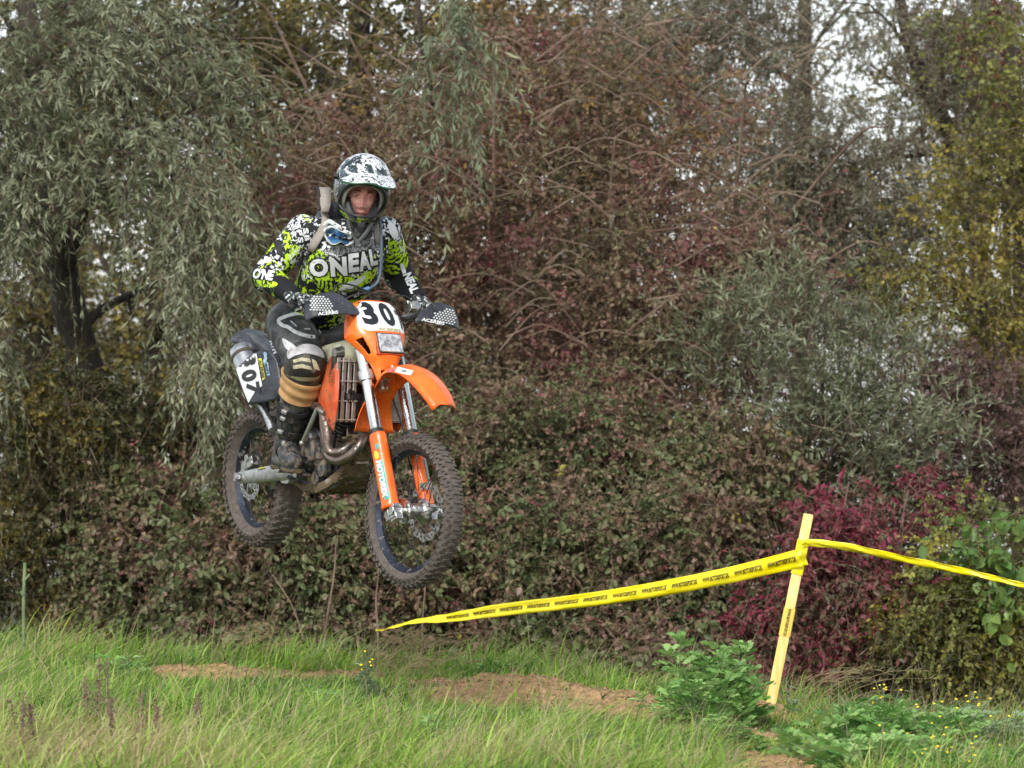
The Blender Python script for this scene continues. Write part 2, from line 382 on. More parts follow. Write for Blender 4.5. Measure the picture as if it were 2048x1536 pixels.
    t = .34 * r.rand(M) + .33 * np.repeat(r.rand(ntw), n) + .33 * (cl * cluster + .5 * (1 - cluster)) + tshift
    npmesh(crown, V, F, lm, parent, tint=np.repeat(np.clip(t, 0, 1), per))
def trunk(parent, path, r0, r1, limbs, seed, m=bark, name='trunk', lr=.35):
    """bent tapering trunk with limbs out to the listed points"""
    rd = random.Random(seed); mb = MB(); P = cr(path, 6); n = len(P)
    R = [lerp(r0, r1, i / (n - 1)) * (1 + .12 * rd.uniform(-1, 1)) for i in range(n)]; R[0] *= 1.35
    mb.tube(P, R, 12)
    def limb(a, b, ra, depth):
        mid = a.lerp(b, .5) + Vector((rd.uniform(-.15, .15), rd.uniform(-.12, .12), rd.uniform(-.05, .22))) * (b - a).length
        Q = cr([a, mid, b], 5); k = len(Q)
        mb.tube(Q, [lerp(ra, ra * .3, i / (k - 1)) for i in range(k)], 7 if depth == 0 else 5)
        if depth < 2:
            for _ in range(3 if depth == 0 else 2):
                t = rd.randrange(k // 3, k); d = Vector((rd.gauss(0, 1), rd.gauss(0, .7), rd.gauss(.1, .8))).normalized()
                limb(Q[t], Q[t] + (d + (b - a).normalized() * .7) * (b - a).length * .38, ra * .42, depth + 1)
    for t, e in limbs:
        i = min(int(t * (n - 1)), n - 1); limb(P[i], Vector(e), R[i] * lr * 1.3, 0)
    return mb.build(name, m, parent, ang=60)
def plant(name, label, cat, at, group=None):
    return empty(name, Matrix.Identity(4), label, cat, group)
def blob(px, py, Y, wx, wz, wy=None, wt=None):
    """crown lobe centred on a photo pixel at distance Y, half sizes in photo pixels"""
    c = WP(px, py, Y); a = wx / FPX * Y; b = wz / FPX * Y
    return (c.x, c.y, c.z, a, wy if wy else (a + b) * .35, b, wt if wt else a * b)

# leaf colours
silver = leafmat('silver_leaf', [(0, (.070, .086, .040)), (.4, (.150, .172, .092)), (.75, (.25, .275, .165)), (.93, (.36, .38, .26)), (1, (.34, .29, .07))], .5, .2)
olive = leafmat('olive_leaf', [(0, (.030, .038, .014)), (.35, (.065, .072, .025)), (.6, (.12, .105, .03)), (.8, (.26, .20, .035)), (1, (.34, .26, .05))], .5, .35)
maroon = leafmat('maroon_leaf', [(0, (.085, .085, .035)), (.25, (.20, .185, .09)), (.48, (.25, .18, .11)), (.66, (.27, .145, .11)), (.80, (.25, .085, .085)), (.91, (.22, .05, .07)), (1, (.40, .27, .06))], .5, .35)
brownl = leafmat('brown_leaf', [(0, (.036, .055, .020)), (.25, (.085, .115, .040)), (.50, (.155, .175, .075)), (.66, (.15, .12, .06)), (.78, (.17, .10, .07)), (.92, (.25, .17, .13)), (1, (.34, .30, .06))], .5, .25)
crims = leafmat('crimson_leaf', [(0, (.070, .070, .035)), (.25, (.13, .11, .06)), (.42, (.19, .07, .06)), (.6, (.24, .038, .065)), (.8, (.25, .040, .085)), (.92, (.24, .15, .12)), (1, (.28, .24, .09))], .5, .3)
grey = leafmat('grey_leaf', [(0, (.080, .084, .050)), (.4, (.18, .18, .115)), (.7, (.27, .265, .18)), (.9, (.36, .345, .26)), (1, (.40, .31, .08))], .5, .35)
yellow = leafmat('yellow_leaf', [(0, (.075, .085, .025)), (.35, (.17, .17, .045)), (.62, (.28, .25, .05)), (.86, (.48, .36, .06)), (1, (.50, .28, .05))], .5, .4)
yelgrn = leafmat('yellowgreen_leaf', [(0, (.055, .075, .025)), (.4, (.15, .17, .05)), (.7, (.25, .26, .06)), (1, (.42, .38, .07))], .45, .35)
orange_l = leafmat('orange_leaf', [(0, (.055, .050, .022)), (.4, (.125, .10, .04)), (.7, (.21, .14, .05)), (.88, (.34, .20, .05)), (1, (.46, .26, .05))], .5, .35)
heart = leafmat('broad_leaf', [(0, (.07, .14, .04)), (.5, (.14, .24, .06)), (.85, (.27, .36, .09)), (1, (.42, .40, .06))], .4, .35)

def gzp(px, Y): x = (px - 1024) / FPX * Y; return (x, Y, float(gz(max(min(x, 6), -6), Y)))
G_T = 'tall trees behind the shrubs'
# --- silver willow, left
p = plant('willow_tree', 'big silver grey willow on the left with a leaning dark trunk and drooping sprays', 'tree', None)
trunk(p, [gzp(205, 23), WP(175, 800, 22.8), WP(135, 600, 22.7), WP(110, 420, 22.6), WP(70, 200, 22.8), WP(40, -200, 23)], .13, .06,
      [(.45, WP(330, 250, 22)), (.5, WP(-60, 300, 22.2)), (.55, WP(430, 380, 22.4)), (.7, WP(260, 20, 22.2)), (.8, WP(-60, -60, 22)), (.3, WP(330, 560, 23))], 1, barkd)
foliage(p, [blob(110, 160, 22, 290, 240, .5), blob(60, 330, 21.8, 200, 150, .4), blob(300, 380, 21.8, 130, 170, .35), blob(260, 60, 22.3, 150, 130, .4), blob(30, 420, 22, 110, 110, .4), blob(400, 200, 22.2, 110, 200, .4)], 1150, .42, 26, .066, .0135, silver, 2,
        droop=.55, outw=.55, rnd=.55, up=.15, shape=4, leafdroop=.35, nup=.45, origin=WP(100, 250, 23), side=.7)
foliage(p, [blob(400, 520, 21.6, 90, 260, .3), blob(420, 720, 21.5, 55, 120, .25), blob(20, 420, 21.6, 70, 60, .2), blob(15, 700, 21.8, 22, 55, .15, .05), blob(450, 450, 21.9, 90, 80, .3)], 440, .34, 24, .066, .0135, silver, 3,
        droop=.9, outw=.35, rnd=.4, up=-.1, shape=4, leafdroop=.4, nup=.4, origin=WP(330, 200, 22), side=.75, tshift=.05, crown='hanging_sprays')
# --- willow spray hanging at the top middle
p = plant('hanging_willow', 'slender willow whose pale green sprays hang in from the top above the rider', 'tree', None)
trunk(p, [gzp(900, 23.2), WP(905, 900, 23.4), WP(930, 500, 23.6), WP(880, 260, 23.2), WP(840, 60, 22.6), WP(835, -200, 22.4)], .03, .014,
      [(.8, WP(960, -40, 21.8)), (.9, WP(900, -60, 21.8))], 5)
foliage(p, [blob(905, 60, 21.6, 80, 90, .2), blob(920, 170, 21.6, 60, 120, .15), blob(870, 120, 21.6, 40, 60, .15)], 85, .3, 22, .072, .0165, leafmat('pale_leaf', [(0, (.10, .125, .065)), (.5, (.20, .235, .14)), (1, (.34, .33, .16))], .5, .3), 6,
        droop=1.0, outw=.3, rnd=.4, up=-.2, shape=4, leafdroop=.5, nup=.3, side=.7)
# --- dark trees behind, left of centre
def darktree(px, Y, w, lean, seed, label, n=170, m=olive, top=-260, blobs=None, nl=30, L=.05, W=.034):
    p = plant('woodland_tree', label, 'tree', None, G_T)
    b = gzp(px, min(Y, 26)); b = (b[0] * Y / min(Y, 26), Y, -1.3)
    trunk(p, [b, WP(px + lean * .2, 900, Y), WP(px + lean * .6, 450, Y), WP(px + lean, 0, Y), WP(px + lean * 1.3, top, Y)], w * 1.4, w * .7,
          [(.4, WP(px - 140, 420, Y)), (.5, WP(px + 130, 260, Y - .5)), (.6, WP(px + 60, 40, Y)), (.65, WP(px - 110, 120, Y + .5)), (.8, WP(px + 120, -80, Y))], seed, barkd, lr=.5)
    foliage(p, blobs or [blob(px + lean, 130, Y, 170, 230, .8), blob(px + lean * .5, 520, Y, 140, 260, .8), blob(px, 900, Y, 130, 260, .6)], int(n * 1.25), .55, nl, L, W, m, seed,
            droop=.35, outw=.3, rnd=.8, shape=4, side=.9)
darktree(455, 26.5, .05, 10, 31, 'slim dark trunk with few yellowing leaves just right of the willow, against the sky', 420)
darktree(600, 27.5, .07, -15, 32, 'dark forked tree with yellow leaves rising behind the rider, left of the helmet', 380)
darktree(700, 25.6, .09, 20, 33, 'thick dark tree with ochre leaves rising directly above the helmet', 430, olive)
darktree(300, 27, .06, 30, 34, 'dark trunk with yellow green leaves in the gap between willow trunk and rear wheel', 330)
darktree(60, 28, .09, 50, 35, 'dark tree with olive leaves behind the willow at the left edge', 360)
darktree(1010, 28.5, .06, -30, 36, 'thin tree with orange brown leaves behind the maroon shrub, right of the rider', 600, orange_l)
darktree(1180, 29.5, .06, 20, 37, 'brownish tree in the middle of the wood behind the maroon shrub', 620, orange_l)
# --- large maroon dogwood, centre
p = plant('dogwood_shrub', 'huge arching shrub with small maroon and olive leaves filling the middle behind the rider', 'shrub', None)
rd = random.Random(4); mb = MB()
for k in range(26):
    a = gzp(rd.uniform(850, 1450), 24.2); a = Vector((a[0], 24.2 + rd.uniform(-.4, .4), -1.0))
    tx, ty = rd.uniform(520, 1700), rd.uniform(60, 650); e = WP(tx, ty, rd.uniform(22.6, 24.5)); mid = a.lerp(e, .5) + Vector((0, 0, .5))
    mb.tube(cr([a, mid, e, e + (e - mid) * .3 - Vector((0, 0, .25))], 7), [lerp(.022, .004, i / 21) for i in range(22)], 6)
for k in range(230):
    a = WP(rd.uniform(500, 1650), rd.uniform(40, 950), rd.uniform(22.1, 23)); d = Vector((rd.choice((-1, 1)) * rd.uniform(.5, 1), rd.uniform(-.2, .1), rd.uniform(-.1, .6))); l = rd.uniform(.35, .8)
    mb.tube(cr([a, a + d * l * .5 + Vector((0, 0, .05)), a + d * l - Vector((0, 0, .12 * l))], 6), [lerp(.006, .0018, i / 12) for i in range(13)], 5)
mb.build('trunk', twigm, p, ang=60)
foliage(p, [blob(1100, 560, 23.3, 420, 330, .8), blob(800, 520, 23.4, 260, 330, .7), blob(1350, 640, 23.2, 260, 260, .7), blob(1150, 280, 23.8, 350, 240, .7), blob(650, 420, 23.8, 190, 190, .5),
            blob(1050, 850, 23, 430, 220, .6), blob(1480, 500, 23.3, 150, 110, .5)], 4700, .42, 26, .038, .021, maroon, 8, droop=.2, outw=.4, rnd=.75, up=.15, shape=4, nup=.55, cluster=1.4, ydir=.6)
foliage(p, [blob(1150, 300, 23.6, 380, 260, .5), blob(850, 350, 23.6, 260, 260, .5)], 380, .4, 20, .036, .024, orange_l, 9, droop=.2, outw=.4, rnd=.8, shape=4, tshift=.12, crown='autumn_leaves')
# --- grey willow tree, right of centre, tall
p = plant('grey_willow', 'tall grey green willow with fine leaves and sky gaps in the upper right', 'tree', None)
trunk(p, [(3.9, 26.5, -1.2), WP(1990, 700, 26), WP(1905, 300, 25.5), WP(1860, 190, 25.5), WP(1820, 90, 25.5), WP(1770, -150, 25.5)], .08, .035,
      [(.5, WP(1690, 420, 25.2)), (.4, WP(1600, 560, 25)), (.6, WP(1740, 130, 25.4)), (.55, WP(2010, 60, 25.5)), (.75, WP(1740, 10, 25.3)), (.35, WP(1800, 520, 25))], 12, barkd, lr=.3)
foliage(p, [blob(1560, 300, 25, 230, 150, .8), blob(1480, 60, 25.5, 190, 130, .8), blob(1750, 420, 25, 220, 130, .7), blob(1880, 90, 25.5, 190, 130, .8), blob(1700, 560, 25, 160, 120, .6),
            blob(1620, 430, 25, 210, 120, .6), blob(1900, 250, 25.5, 190, 110, .7), blob(1350, 130, 25.6, 160, 160, .7)], 3700, .42, 26, .044, .0125, grey, 13,
        droop=.35, outw=.4, rnd=.75, up=.2, shape=4, nup=.5, ydir=.6, lump=.4)
# --- yellow maple, right edge
p = plant('maple_tree', 'field maple with bright yellow autumn leaves along the right edge', 'tree', None)
trunk(p, [gzp(2060, 24), WP(2050, 900, 24), WP(2040, 500, 24), WP(2030, 200, 24), WP(2000, -150, 24)], .07, .035,
      [(.4, WP(1840, 520, 23.4)), (.3, WP(1800, 620, 23.4)), (.5, WP(1960, 350, 23.5)), (.7, WP(1920, 60, 23.8)), (.55, WP(2150, 300, 23.8))], 14)
foliage(p, [blob(1990, 430, 23.5, 150, 150, .5), blob(1870, 560, 23.3, 130, 90, .4), blob(2030, 620, 23.4, 120, 130, .5), blob(2050, 300, 23.6, 110, 120, .5)], 760, .38, 24, .034, .024, yellow, 15,
        droop=.3, outw=.4, rnd=.7, nup=.5, shape=4)
foliage(p, [blob(1990, 60, 23.6, 120, 110, .5), blob(2040, 170, 23.6, 80, 100, .4)], 150, .38, 24, .036, .026, yelgrn, 16, droop=.3, outw=.4, rnd=.7, shape=4, crown='upper_crown')
for i, (qx, qy, h) in enumerate([(1925, 45, 32), (1955, 78, 40), (2010, 20, 60), (2018, 130, 40), (1975, -10, 30)]):
    pass
# reddish seed clusters hanging at the top right
p = plant('red_leaved_tree', 'tree with rusty red hanging leaf clusters in the top right corner', 'tree', None)
trunk(p, [(4.0, 27, -1.2), WP(2020, 700, 26.5), WP(2015, 200, 26.4), WP(2010, -150, 26.4)], .04, .025, [(.7, WP(1940, 60, 25.9)), (.8, WP(1990, 0, 26))], 17, barkd)
foliage(p, [blob(1928, 48, 24.6, 8, 22, .06), blob(1955, 80, 24.6, 12, 24, .06), blob(2005, 10, 24.6, 22, 40, .1), blob(2018, 75, 24.6, 16, 30, .08), blob(1990, 150, 24.6, 18, 26, .08), blob(2030, 120, 24.6, 14, 26, .08)],
        130, .12, 16, .034, .02, leafmat('rust_leaf', [(0, (.08, .02, .012)), (1, (.24, .06, .03))], .6, .25), 18, droop=1.2, outw=.1, rnd=.3, up=-.5, shape=4)
# --- silver green willow bush, right of centre, mid height
p = plant('willow_shrub', 'silver green willow bush with upright narrow leaves right of centre', 'shrub', None)
mb = MB(); rd = random.Random(6)
for k in range(16):
    a = Vector(gzp(rd.uniform(1500, 1800), 22.8)); e = WP(rd.uniform(1420, 1900), rd.uniform(560, 900), rd.uniform(21.8, 22.6))
    mb.tube(cr([a, a.lerp(e, .5) + Vector((rd.uniform(-.1, .1), 0, .1)), e], 6), [lerp(.016, .004, i / 12) for i in range(13)], 6)
mb.build('trunk', bark, p, ang=60)
foliage(p, [blob(1560, 640, 22.2, 150, 120, .35), blob(1690, 740, 22.1, 170, 130, .35), blob(1820, 880, 22, 140, 100, .3), blob(1450, 720, 22.3, 120, 110, .3), blob(1620, 850, 22, 170, 130, .35), blob(1760, 960, 21.9, 110, 90, .25)], 640, .34, 24, .064, .013, silver, 19,
        droop=.1, outw=.35, rnd=.6, up=.55, shape=4, leafdroop=0, nup=.5, side=.6, origin=WP(1650, 1100, 22.3), tshift=-.05)
# --- purple brown shrub, right
p = plant('purple_shrub', 'dusky purple brown shrub at the right below the yellow maple', 'shrub', None)
trunk(p, [gzp(1960, 23.3), WP(1950, 1100, 23), WP(1940, 950, 22.9)], .03, .012, [(.5, WP(1840, 800, 22.7)), (.7, WP(2010, 780, 22.7)), (.8, WP(1920, 760, 22.7))], 20)
foliage(p, [blob(1920, 800, 22.8, 120, 90, .4), blob(2000, 900, 22.7, 110, 110, .4), blob(1890, 980, 22.7, 90, 100, .4)], 700, .3, 22, .034, .022, leafmat('plum_leaf', [(0, (.06, .045, .03)), (.3, (.12, .09, .06)), (.6, (.15, .08, .075)), (.85, (.20, .13, .11)), (1, (.26, .20, .06))], .5, .25), 21, droop=.2, outw=.4, rnd=.75, shape=4)
# --- crimson shrub behind the marker post
p = plant('crimson_shrub', 'wine red dogwood shrub directly behind the yellow marker post', 'shrub', None)
mb = MB(); rd = random.Random(9)
for k in range(22):
    a = Vector(gzp(rd.uniform(1560, 1800), 21.2)); e = WP(rd.uniform(1520, 1850), rd.uniform(960, 1200), rd.uniform(20.6, 21.2))
    mb.tube(cr([a, a.lerp(e, .5) + Vector((rd.uniform(-.06, .06), 0, 0)), e], 6), [lerp(.009, .003, i / 12) for i in range(13)], 6)
mb.build('trunk', mat('red_stem', (.17, .10, .075), .6, c2=(.22, .18, .13), ns=8), p, ang=60)
foliage(p, [blob(1680, 1060, 20.9, 110, 110, .3), blob(1620, 1180, 20.7, 110, 110, .3), blob(1740, 1200, 20.7, 130, 130, .3), blob(1660, 1310, 20.6, 160, 80, .25), blob(1850, 1010, 21.4, 55, 90, .2), blob(1510, 1260, 20.7, 80, 100, .25)], 900, .26, 18, .040, .024, crims, 22, tshift=-.03,
        droop=.5, outw=.35, rnd=.7, leafdroop=.5, nup=.3)
# --- low shrubs with broad brownish leaves, in front
def low(px, py, w, h, Y, n, seed, label, m=brownl, L=.048, W=.032, nl=16, **k):
    p = plant('low_shrub', label, 'shrub', None, 'low shrubs along the foot of the wood')
    mb = MB(); rd = random.Random(seed)
    for _ in range(12):
        a = Vector(gzp(px + rd.uniform(-.7, .7) * w, Y + .2)); e = WP(px + rd.uniform(-.8, .8) * w, py + rd.uniform(-.8, .2) * h, Y + rd.uniform(-.2, .3))
        mb.tube(cr([a, a.lerp(e, .5) + Vector((rd.uniform(-.08, .08), 0, .03)), e], 6), [lerp(.010, .003, i / 12) for i in range(13)], 6)
    mb.build('trunk', twigm, p, ang=60)
    foliage(p, [blob(px, py, Y, w, h, .35), blob(px - w * .5, py + h * .25, Y - .1, w * .55, h * .75, .3), blob(px + w * .5, py + h * .15, Y - .05, w * .55, h * .8, .3)], n, .26, nl, L, W, m, seed,
            droop=.45, outw=.4, rnd=.7, leafdroop=.45, nup=.35, cluster=1.3, **k)
    if m is brownl:
        foliage(p, [blob(px, py, Y - .05, w * 1.05, h * 1.05, .38)], int(n * .30), .30, 18, .034, .021, maroon, seed + 500, droop=.3, outw=.5, rnd=.8, shape=4, nup=.4, crown='small_leaves')
low(130, 830, 150, 130, 22.0, 420, 58, 'airy bush of small olive and yellow leaves around the foot of the willow trunk', olive, .034, .024, 20, tshift=-.06)
low(110, 1080, 170, 190, 22.2, 620, 41, 'low shadowy bush with small olive and yellow leaves at the left edge', olive, .036, .026, 20)
low(330, 1080, 170, 180, 21.9, 650, 42, 'low bush with small dull brown leaves left of the rear wheel', brownl, .042, .030, 20)
low(520, 1130, 170, 150, 21.2, 650, 43, 'broad leaved bush of brown and grey green leaves below the rear wheel')
low(730, 1150, 160, 140, 21.2, 650, 44, 'broad leaved bush with pinkish brown leaves between and below the two wheels')
low(950, 1140, 170, 170, 21.4, 650, 45, 'broad leaved bush of green and brown leaves right of the front wheel')
low(1150, 1130, 170, 160, 21.3, 680, 46, 'broad leaved bush of dusky purple leaves behind the middle of the tape', tshift=.05)
low(1330, 1130, 160, 180, 21.2, 680, 47, 'broad leaved bush of mixed purple and green leaves left of the marker post')
low(1460, 960, 120, 150, 21.8, 480, 48, 'bush with reddish brown leaves above the right part of the tape', brownl, .046, .032, tshift=.08)
low(1100, 900, 330, 150, 22.2, 1250, 49, 'wide belt of grey green and brown leaves above the middle of the tape', brownl, .036, .022, 20, tshift=-.06)
low(640, 960, 170, 140, 22.0, 560, 50, 'bush of grey brown leaves behind the motorcycle engine', brownl, .040, .027, 18)
low(250, 860, 200, 110, 23.4, 420, 51, 'sparse bush of yellow speckled leaves in front of the lake gap at the left', olive, .036, .028, 20, tshift=.05)
low(1130, 1290, 200, 60, 20.9, 380, 52, 'ground hugging bramble of purple leaves under the tape', brownl, .055, .04, 14, tshift=.05)
low(600, 1270, 200, 50, 21.0, 260, 53, 'ground hugging leaves in the shade below the motorcycle wheels', brownl, .05, .036, 14)
# --- right edge bushes
low(1690, 960, 190, 190, 22.9, 700, 59, 'dull brown bush filling the space behind the silver willow bush and the crimson shrub', brownl, .040, .026, 18)
low(1640, 1190, 190, 130, 21.7, 520, 60, 'shaded brown leaved bush right behind the crimson shrub', brownl, .042, .028, 18)
low(1950, 1220, 130, 220, 20.6, 1000, 54, 'yellow green hedge bush at the right edge below the tape end', yelgrn, .032, .023, 22, tshift=.10)
low(1830, 1290, 130, 120, 20.6, 600, 55, 'fine leaved brown green bush between the crimson shrub and the right edge', olive, .034, .022, 20)
low(1340, 1330, 120, 60, 20.4, 200, 57, 'dark brown leaf tangle behind the feathery weed', brownl, .05, .034, 14)
p = plant('hazel_sapling', 'young sapling with large round light green leaves at the right edge above the tape', 'shrub', None)
trunk(p, [gzp(1990, 20.4), WP(1985, 1200, 20.3), WP(1970, 1040, 20.3)], .012, .006, [(.6, WP(1920, 1090, 20.2)), (.8, WP(2030, 1030, 20.2)), (.9, WP(1950, 1000, 20.2))], 23)
foliage(p, [blob(1950, 1070, 20.2, 70, 60, .2), blob(2015, 1020, 20.2, 45, 40, .15), blob(2000, 1160, 20.2, 60, 70, .2)], 44, .2, 6, .078, .064, heart, 24, droop=.4, outw=.3, rnd=.7, leafdroop=.5, nup=.2)
# --- distant wood on the far side
for i, (px, Y, n, lm, lab) in enumerate([(150, 33, 900, olive, 'distant olive tree seen through the gaps at the far left'), (520, 34, 420, olive, 'distant olive tree glimpsed behind the dark trunks left of the rider'),
                                       (900, 33, 560, orange_l, 'distant rusty tree showing between branches right above the rider'), (1250, 34, 640, olive, 'distant olive tree behind the upper middle of the wood'),
                                       (1600, 35, 240, grey, 'distant grey tree behind the sky gap at the upper right'), (1950, 34, 420, olive, 'distant olive tree at the far right behind the maple')]):
    darktree(px, Y, .08, 10, 60 + i, lab, n, lm, blobs=[blob(px, 200, Y, 220, 320, 1.0), blob(px, 700, Y, 230, 250, 1.0), blob(px + 60, 1000, Y, 230, 150, 1.0)], L=.07, W=.045, nl=26)
# ------------------------------------------------------------------ motorcycle frames of reference
BW = Matrix.Translation((-1.192, 17.28, 1.003)) @ Matrix.Rotation(rad(-59.4), 4, 'Z') @ Matrix.Rotation(rad(4.5), 4, 'Y') @ Matrix.Rotation(rad(-1.0), 4, 'X')
BWi = BW.inverted()
V3 = Vector
def bl(px, py, y):
    """photo pixel -> motorcycle frame point (x forward, y left, z up from rear axle) on the plane at lateral distance y"""
    o = BWi @ V3((0, 0, CH)); q = BWi @ WP(px, py, 1.0) - o
    return o + q * ((y - o.y) / q.y)
RK = rad(27); U = V3((-math.sin(RK), 0, math.cos(RK))); Nf = V3((math.cos(RK), 0, math.sin(RK)))
AXF = V3((1.48, 0, 0)); L0 = AXF - .035 * Nf; S0 = L0 - .02 * Nf
RS = Matrix.Rotation(rad(5.0), 3, U)
def st(p): return S0 + RS @ (V3(p) - S0)                      # steering rotation
def sf(p): return st(L0 + float(p[0]) * Nf + V3((0, float(p[1]), 0)) + float(p[2]) * U)   # fork frame: (forward, left, up the fork)
SM = Matrix((Nf, V3((0, 1, 0)), U)).transposed()
def sl(px, py, a=None, y=None):
    o = BWi @ V3((0, 0, CH)); q = BWi @ WP(px, py, 20.0)
    def b2s(p): return SM.transposed() @ (RS.transposed() @ (p - S0) + S0 - L0)
    o = b2s(o); q = b2s(q) - o
    t = (y - o.y) / q.y if y is not None else (a - o.x) / q.x
    return o + q * t

# materials
orange = mat('orange_plastic', (.92, .125, .006), .34, c2=(.96, .20, .02), ns=5, mud=.24, ms=110, coat=.3, mudc=(.24, .09, .03, 1))
orange_old = mat('faded_orange_plastic', (.62, .085, .025), .45, c2=(.80, .16, .05), ns=9, mud=.38, ms=22, mudc=(.30, .11, .06, 1))
orange_in = mat('orange_inner_plastic', (.70, .10, .012), .5, c2=(.48, .07, .015), ns=9, mud=.35, ms=26, mudc=(.22, .08, .04, 1))
blackp = mat('black_plastic', (.018, .020, .026), .38, c2=(.045, .05, .062), ns=7, mud=.18, ms=40, mudc=(.16, .15, .15, 1))
blackm = mat('black_rubber', (.014, .014, .014), .6, mud=.25, ms=30, mudc=(.07, .06, .05, 1))
dark = mat('dark_metal', (.03, .032, .034), .5, .4, mud=.55, ms=18, mudc=(.075, .06, .047, 1))
tyrem = mat('tyre_rubber', (.060, .052, .047), .85, c2=(.125, .100, .083), ns=42, lo=.3, hi=.65, mud=.22, ms=50, mudc=(.12, .10, .085, 1), bump=.6, bs=160)
rimm = mat('rim_dark_blue', (.035, .042, .060), .28, .7, mud=.28, ms=40, mudc=(.16, .15, .14, 1))
alu = mat('aluminium', (.62, .62, .60), .28, 1, c2=(.42, .42, .41), ns=20, mud=.3, ms=30, mudc=(.22, .19, .15, 1))
chrome = mat('fork_tube_metal', (.60, .64, .62), .16, 1, c2=(.72, .74, .72), ns=5, mud=.14, ms=60, mudc=(.25, .23, .2, 1))
engm = mat('engine_case', (.16, .165, .17), .42, .8, c2=(.08, .08, .085), ns=14, mud=.5, ms=13, mudc=(.19, .145, .105, 1), bump=.5, bs=90)
pipe = mat('header_pipe', (.14, .13, .12), .35, .9, c2=(.24, .18, .15), ns=10, mud=.42, ms=34, mudc=(.12, .088, .065, 1))
louv = mat('dirty_white_plastic', (.52, .45, .40), .6, c2=(.40, .32, .27), ns=14, mud=.3, ms=26, mudc=(.22, .16, .12, 1))
cream = mat('fuel_tank_plastic', (.68, .66, .47), .4, c2=(.55, .52, .36), ns=8, mud=.15, ms=30, mudc=(.3, .25, .16, 1))
white_s = mat('white_sticker', (.82, .83, .82), .35, mud=.12, ms=50, mudc=(.4, .38, .34, 1))
black_s = mat('black_lettering', (.012, .014, .018), .4)
white_l = mat('white_lettering', (.80, .81, .80), .45)
yellow_s = mat('yellow_sticker', (.80, .72, .05), .4)
teal_s = mat('teal_sticker', (.02, .33, .30), .4, c2=(.10, .40, .36), ns=60)
red_s = mat('red_sticker', (.55, .02, .04), .4, c2=(.8, .3, .25), ns=180)
gold_l = mat('olive_lettering', (.33, .30, .03), .45); brown_l = mat('brown_lettering', (.22, .075, .03), .5)
greenblk = mat('dark_green_lettering', (.01, .05, .045), .4)
seatm = mat('seat_cover', (.016, .016, .018), .55, mud=.3, ms=14, mudc=(.06, .05, .04, 1), bump=.3, bs=40)
muddy = mat('mud_crust', (.115, .085, .045), .95, c2=(.06, .045, .025), ns=18, bump=1, bs=70)
frameb = mat('frame_paint', (.13, .15, .18), .4, .3, mud=.35, ms=20, mudc=(.16, .125, .09, 1))
steel = mat('steel', (.50, .50, .49), .25, 1, mud=.2, ms=40, mudc=(.15, .12, .09, 1))
grip_r = mat('red_grip', (.45, .06, .05), .6)

moto = empty('motorcycle', BW, 'orange and black enduro motorcycle with race number plates in mid jump', 'motorcycle')

# ------------------------------------------------------------------ decals: lettering and stickers laid on a surface
def text_geo(s, size=1.0, bold=.0, shear=0, sx=1.0, sp=1.0, fine=.25):
    cu = bpy.data.curves.new('t', 'FONT'); cu.body = s; cu.size = size; cu.offset = bold; cu.shear = shear; cu.space_character = sp
    cu.align_x = 'CENTER'; cu.align_y = 'CENTER'; cu.resolution_u = 3
    o = bpy.data.objects.new('t', cu); COL.objects.link(o); dg = bpy.context.evaluated_depsgraph_get(); dg.update()
    me = bpy.data.meshes.new_from_object(o.evaluated_get(dg)); bm = bmesh.new(); bm.from_mesh(me)
    bpy.data.objects.remove(o); bpy.data.curves.remove(cu); bpy.data.meshes.remove(me)
    bmesh.ops.remove_doubles(bm, verts=bm.verts, dist=1e-5)
    bmesh.ops.triangulate(bm, faces=bm.faces)
    refine(bm, size * fine)
    for v in bm.verts: v.co.x *= sx
    vs = [v.co.copy() for v in bm.verts]; bm.verts.index_update(); fs = [tuple(v.index for v in f.verts) for f in bm.faces]; bm.free()
    xs = [v.x for v in vs]; ys = [v.y for v in vs]; cx = (min(xs) + max(xs)) / 2; cy = (min(ys) + max(ys)) / 2
    vs = [(v.x - cx, v.y - cy) for v in vs]
    return vs, fs, max(xs) - min(xs), max(ys) - min(ys)
def refine(bm, L):
    for _ in range(5):
        es = [e for e in bm.edges if e.calc_length() > L]
        if not es: break
        bmesh.ops.subdivide_edges(bm, edges=es, cuts=1); bmesh.ops.triangulate(bm, faces=[f for f in bm.faces if len(f.verts) > 3])
def poly_geo(pts, L):
    bm = bmesh.new(); f = bm.faces.new([bm.verts.new((p[0], p[1], 0)) for p in pts]); bmesh.ops.triangulate(bm, faces=[f]); refine(bm, L)
    bm.verts.index_update(); r = [(v.co.x, v.co.y) for v in bm.verts], [tuple(v.index for v in f.verts) for f in bm.faces]; bm.free(); return r
_bv = {}
def bvh(o):
    if o.name not in _bv:
        dg = bpy.context.evaluated_depsgraph_get(); dg.update(); e = o.evaluated_get(dg); me = e.to_mesh()
        _bv[o.name] = BVHTree.FromPolygons([v.co.copy() for v in me.vertices], [tuple(p.vertices) for p in me.polygons]); e.to_mesh_clear()
    return _bv[o.name]
def hit(objs, px, py):
    """first surface of the motorcycle or rider along the sight line through a photo pixel (in the motorcycle frame)"""
    o = BWi @ V3((0, 0, CH)); d = (BWi @ WP(px, py, 20.0) - o).normalized(); best = None
    for ob in objs:
        h = bvh(ob).ray_cast(o, d)
        if h[0] is not None and (best is None or h[3] < best[2]): best = (h[0], h[1] if h[1].dot(d) < 0 else -h[1], h[3])
    return best, d
